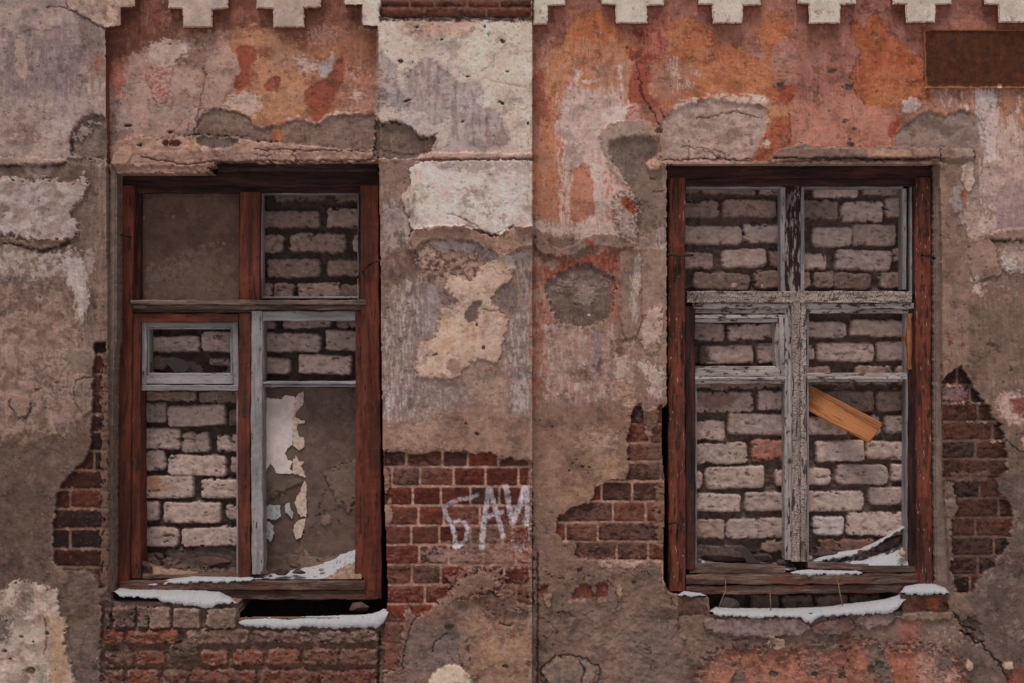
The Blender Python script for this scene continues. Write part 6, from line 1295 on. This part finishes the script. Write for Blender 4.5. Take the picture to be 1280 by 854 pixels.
sheet_of('torn_paper', [(366, 577), (370, 569), (374, 577), (381, 577), (376, 582), (380, 590), (383, 598), (374, 594), (366, 592)], PD - .001, M_PAPERT, 'ragged paper tongue below the hole of the white sheet')
sheet_of('torn_paper', [(381, 600), (383, 606), (383, 646), (376, 646), (372, 640), (368, 628), (374, 616)], PD + .001, M_PAPERT, 'narrow yellowed paper strip below the white sheet')
sheet_of('torn_paper', [(368, 656), (374, 650), (382, 648), (380, 660), (376, 672), (370, 674), (367, 664)], PD + .002, M_PAPERT, 'crumpled tan paper scrap low on the render')
sheet_of('paper_label', [(330, 634), (337, 631), (350, 632), (351, 646), (345, 650), (333, 648)], PD + .001, M_PAPERP, 'white and teal printed scrap of label on the render')
sheet_of('paper_label', [(328, 655), (336, 652), (341, 657), (343, 666), (341, 671), (339, 678), (335, 673), (328, 675)], PD + .001, M_PAPERP, 'lower white and teal label scrap beside the grey casement stile')
sheet_of('paper_label', [(356, 630), (362, 628), (363, 635), (367, 642), (365, 648), (360, 644), (356, 640)], PD + .001, M_PAPERP, 'small teal-edged label scrap beside the paper strip')

# broken glass
def glass_mat():
    m, nt, b = new_mat('dirty glass'); b.inputs['Base Color'].default_value = lin4((66, 56, 53)); b.inputs['Roughness'].default_value = .18
    b.inputs['Transmission Weight'].default_value = .45; b.inputs['IOR'].default_value = 1.45; b.inputs['Specular IOR Level'].default_value = .5
    return m
M_GLASS = glass_mat()
for pts, d, lb in (([(924, 688), (932, 683), (938, 690), (946, 700), (956, 706), (936, 707)], .10, 'grey glass shard standing in the debris of the right window'),
                   ([(203, 448), (216, 446), (230, 450), (241, 462), (236, 459), (230, 467), (224, 464), (219, 466), (212, 458)], .118, 'largest dark glass shard in the small vent sash'),
                   ([(242, 458), (250, 456), (254, 462), (249, 470), (245, 464)], .118, 'small pointed glass shard beside the largest in the vent sash'),
                   ([(186.5, 452), (190, 453), (191, 464), (200, 467), (186.5, 468)], .115, 'left corner glass splinter in the vent sash'),
                   ([(288, 455), (285, 460), (284, 464), (272, 466), (288, 468)], .115, 'right corner glass splinter in the vent sash')):
    sheet_of('glass_shard', pts, d, M_GLASS, lb, 'glass', .003)

M_STEM = stone_mat('dry stem', (132, 112, 94), (104, 88, 76), 60)
for pts, lb in (([(963.5, 763, .0), (963, 752, -.005), (962.5, 742, .0), (963, 736, .02)], 'upright dry stem left of the sill middle in the right snow'),
                ([(1053, 757, .0), (1050, 742, -.008), (1048, 730, .0), (1046, 724, .02)], 'leaning dry stem in the middle of the right snow bank'),
                ([(898, 760, .01), (903, 748, 0), (907, 738, .0), (907, 725, .02)], 'curved dry stem at the left end of the right snow bank')):
    tag(tube('dry_stem', [un(*p) for p in pts], .0026, M_STEM, None, .4), lb, 'plant stem', 'dry stems by the right sill')

# ------------------------------------------------------------------ ground, sky, sun, camera
bm = bmesh.new(); bmesh.ops.create_grid(bm, x_segments=2, y_segments=2, size=400)
me = bpy.data.meshes.new('ground'); bm.to_mesh(me); bm.free()
m, nt, b = new_mat('trodden snow'); g = nd(nt, 'ShaderNodeNewGeometry'); n = noise(nt, g.outputs['Position'], 3, 6, .6)
nt.links.new(mixc(nt, ramp(nt, n, .4, .6), (.45, .44, .44, 1), (.62, .62, .63, 1)), b.inputs['Base Color']); bump(nt, b, n, .5, .05)
tag(link('ground', me, m), None, None, None, 'structure')

EL, AZ = 67, -16       # sun height; degrees to the left of straight out from the wall
w = bpy.data.worlds.new('World'); scene.world = w; w.use_nodes = True; nt = w.node_tree
bg = nt.nodes['Background']; sky = nt.nodes.new('ShaderNodeTexSky'); sky.sky_type = 'NISHITA'; sky.sun_disc = False
sky.sun_elevation = math.radians(EL); sky.sun_rotation = math.radians(180 - AZ); sky.air_density = 1.; sky.dust_density = 4.; sky.ozone_density = 1.
hs = nt.nodes.new('ShaderNodeHueSaturation'); hs.inputs['Saturation'].default_value = .25
nt.links.new(sky.outputs[0], hs.inputs['Color']); nt.links.new(hs.outputs[0], bg.inputs[0]); bg.inputs[1].default_value = .09
sl_ = bpy.data.lights.new('sun', 'SUN'); sl_.energy = 2.2; sl_.angle = math.radians(16); sl_.color = (1., .95, .92)
so = bpy.data.objects.new('sun', sl_); COLL.objects.link(so)
dv = Vector((math.sin(math.radians(AZ)) * math.cos(math.radians(EL)), -math.cos(math.radians(AZ)) * math.cos(math.radians(EL)), math.sin(math.radians(EL))))
so.rotation_euler = dv.to_track_quat('Z', 'Y').to_euler(); so.location = dv * 20

cam = bpy.data.cameras.new('camera'); co = bpy.data.objects.new('camera', cam); COLL.objects.link(co)
co.location = (0, -D, Z0); co.rotation_euler = (math.pi / 2, 0, 0); cam.sensor_width = 36; cam.lens = 36 * D / (1280 * S); cam.clip_end = 1000
scene.camera = co
vs = scene.view_settings; vs.view_transform = 'Standard'; vs.look = 'None'; vs.exposure = -.56; vs.gamma = 1.
scene.display_settings.display_device = 'sRGB'
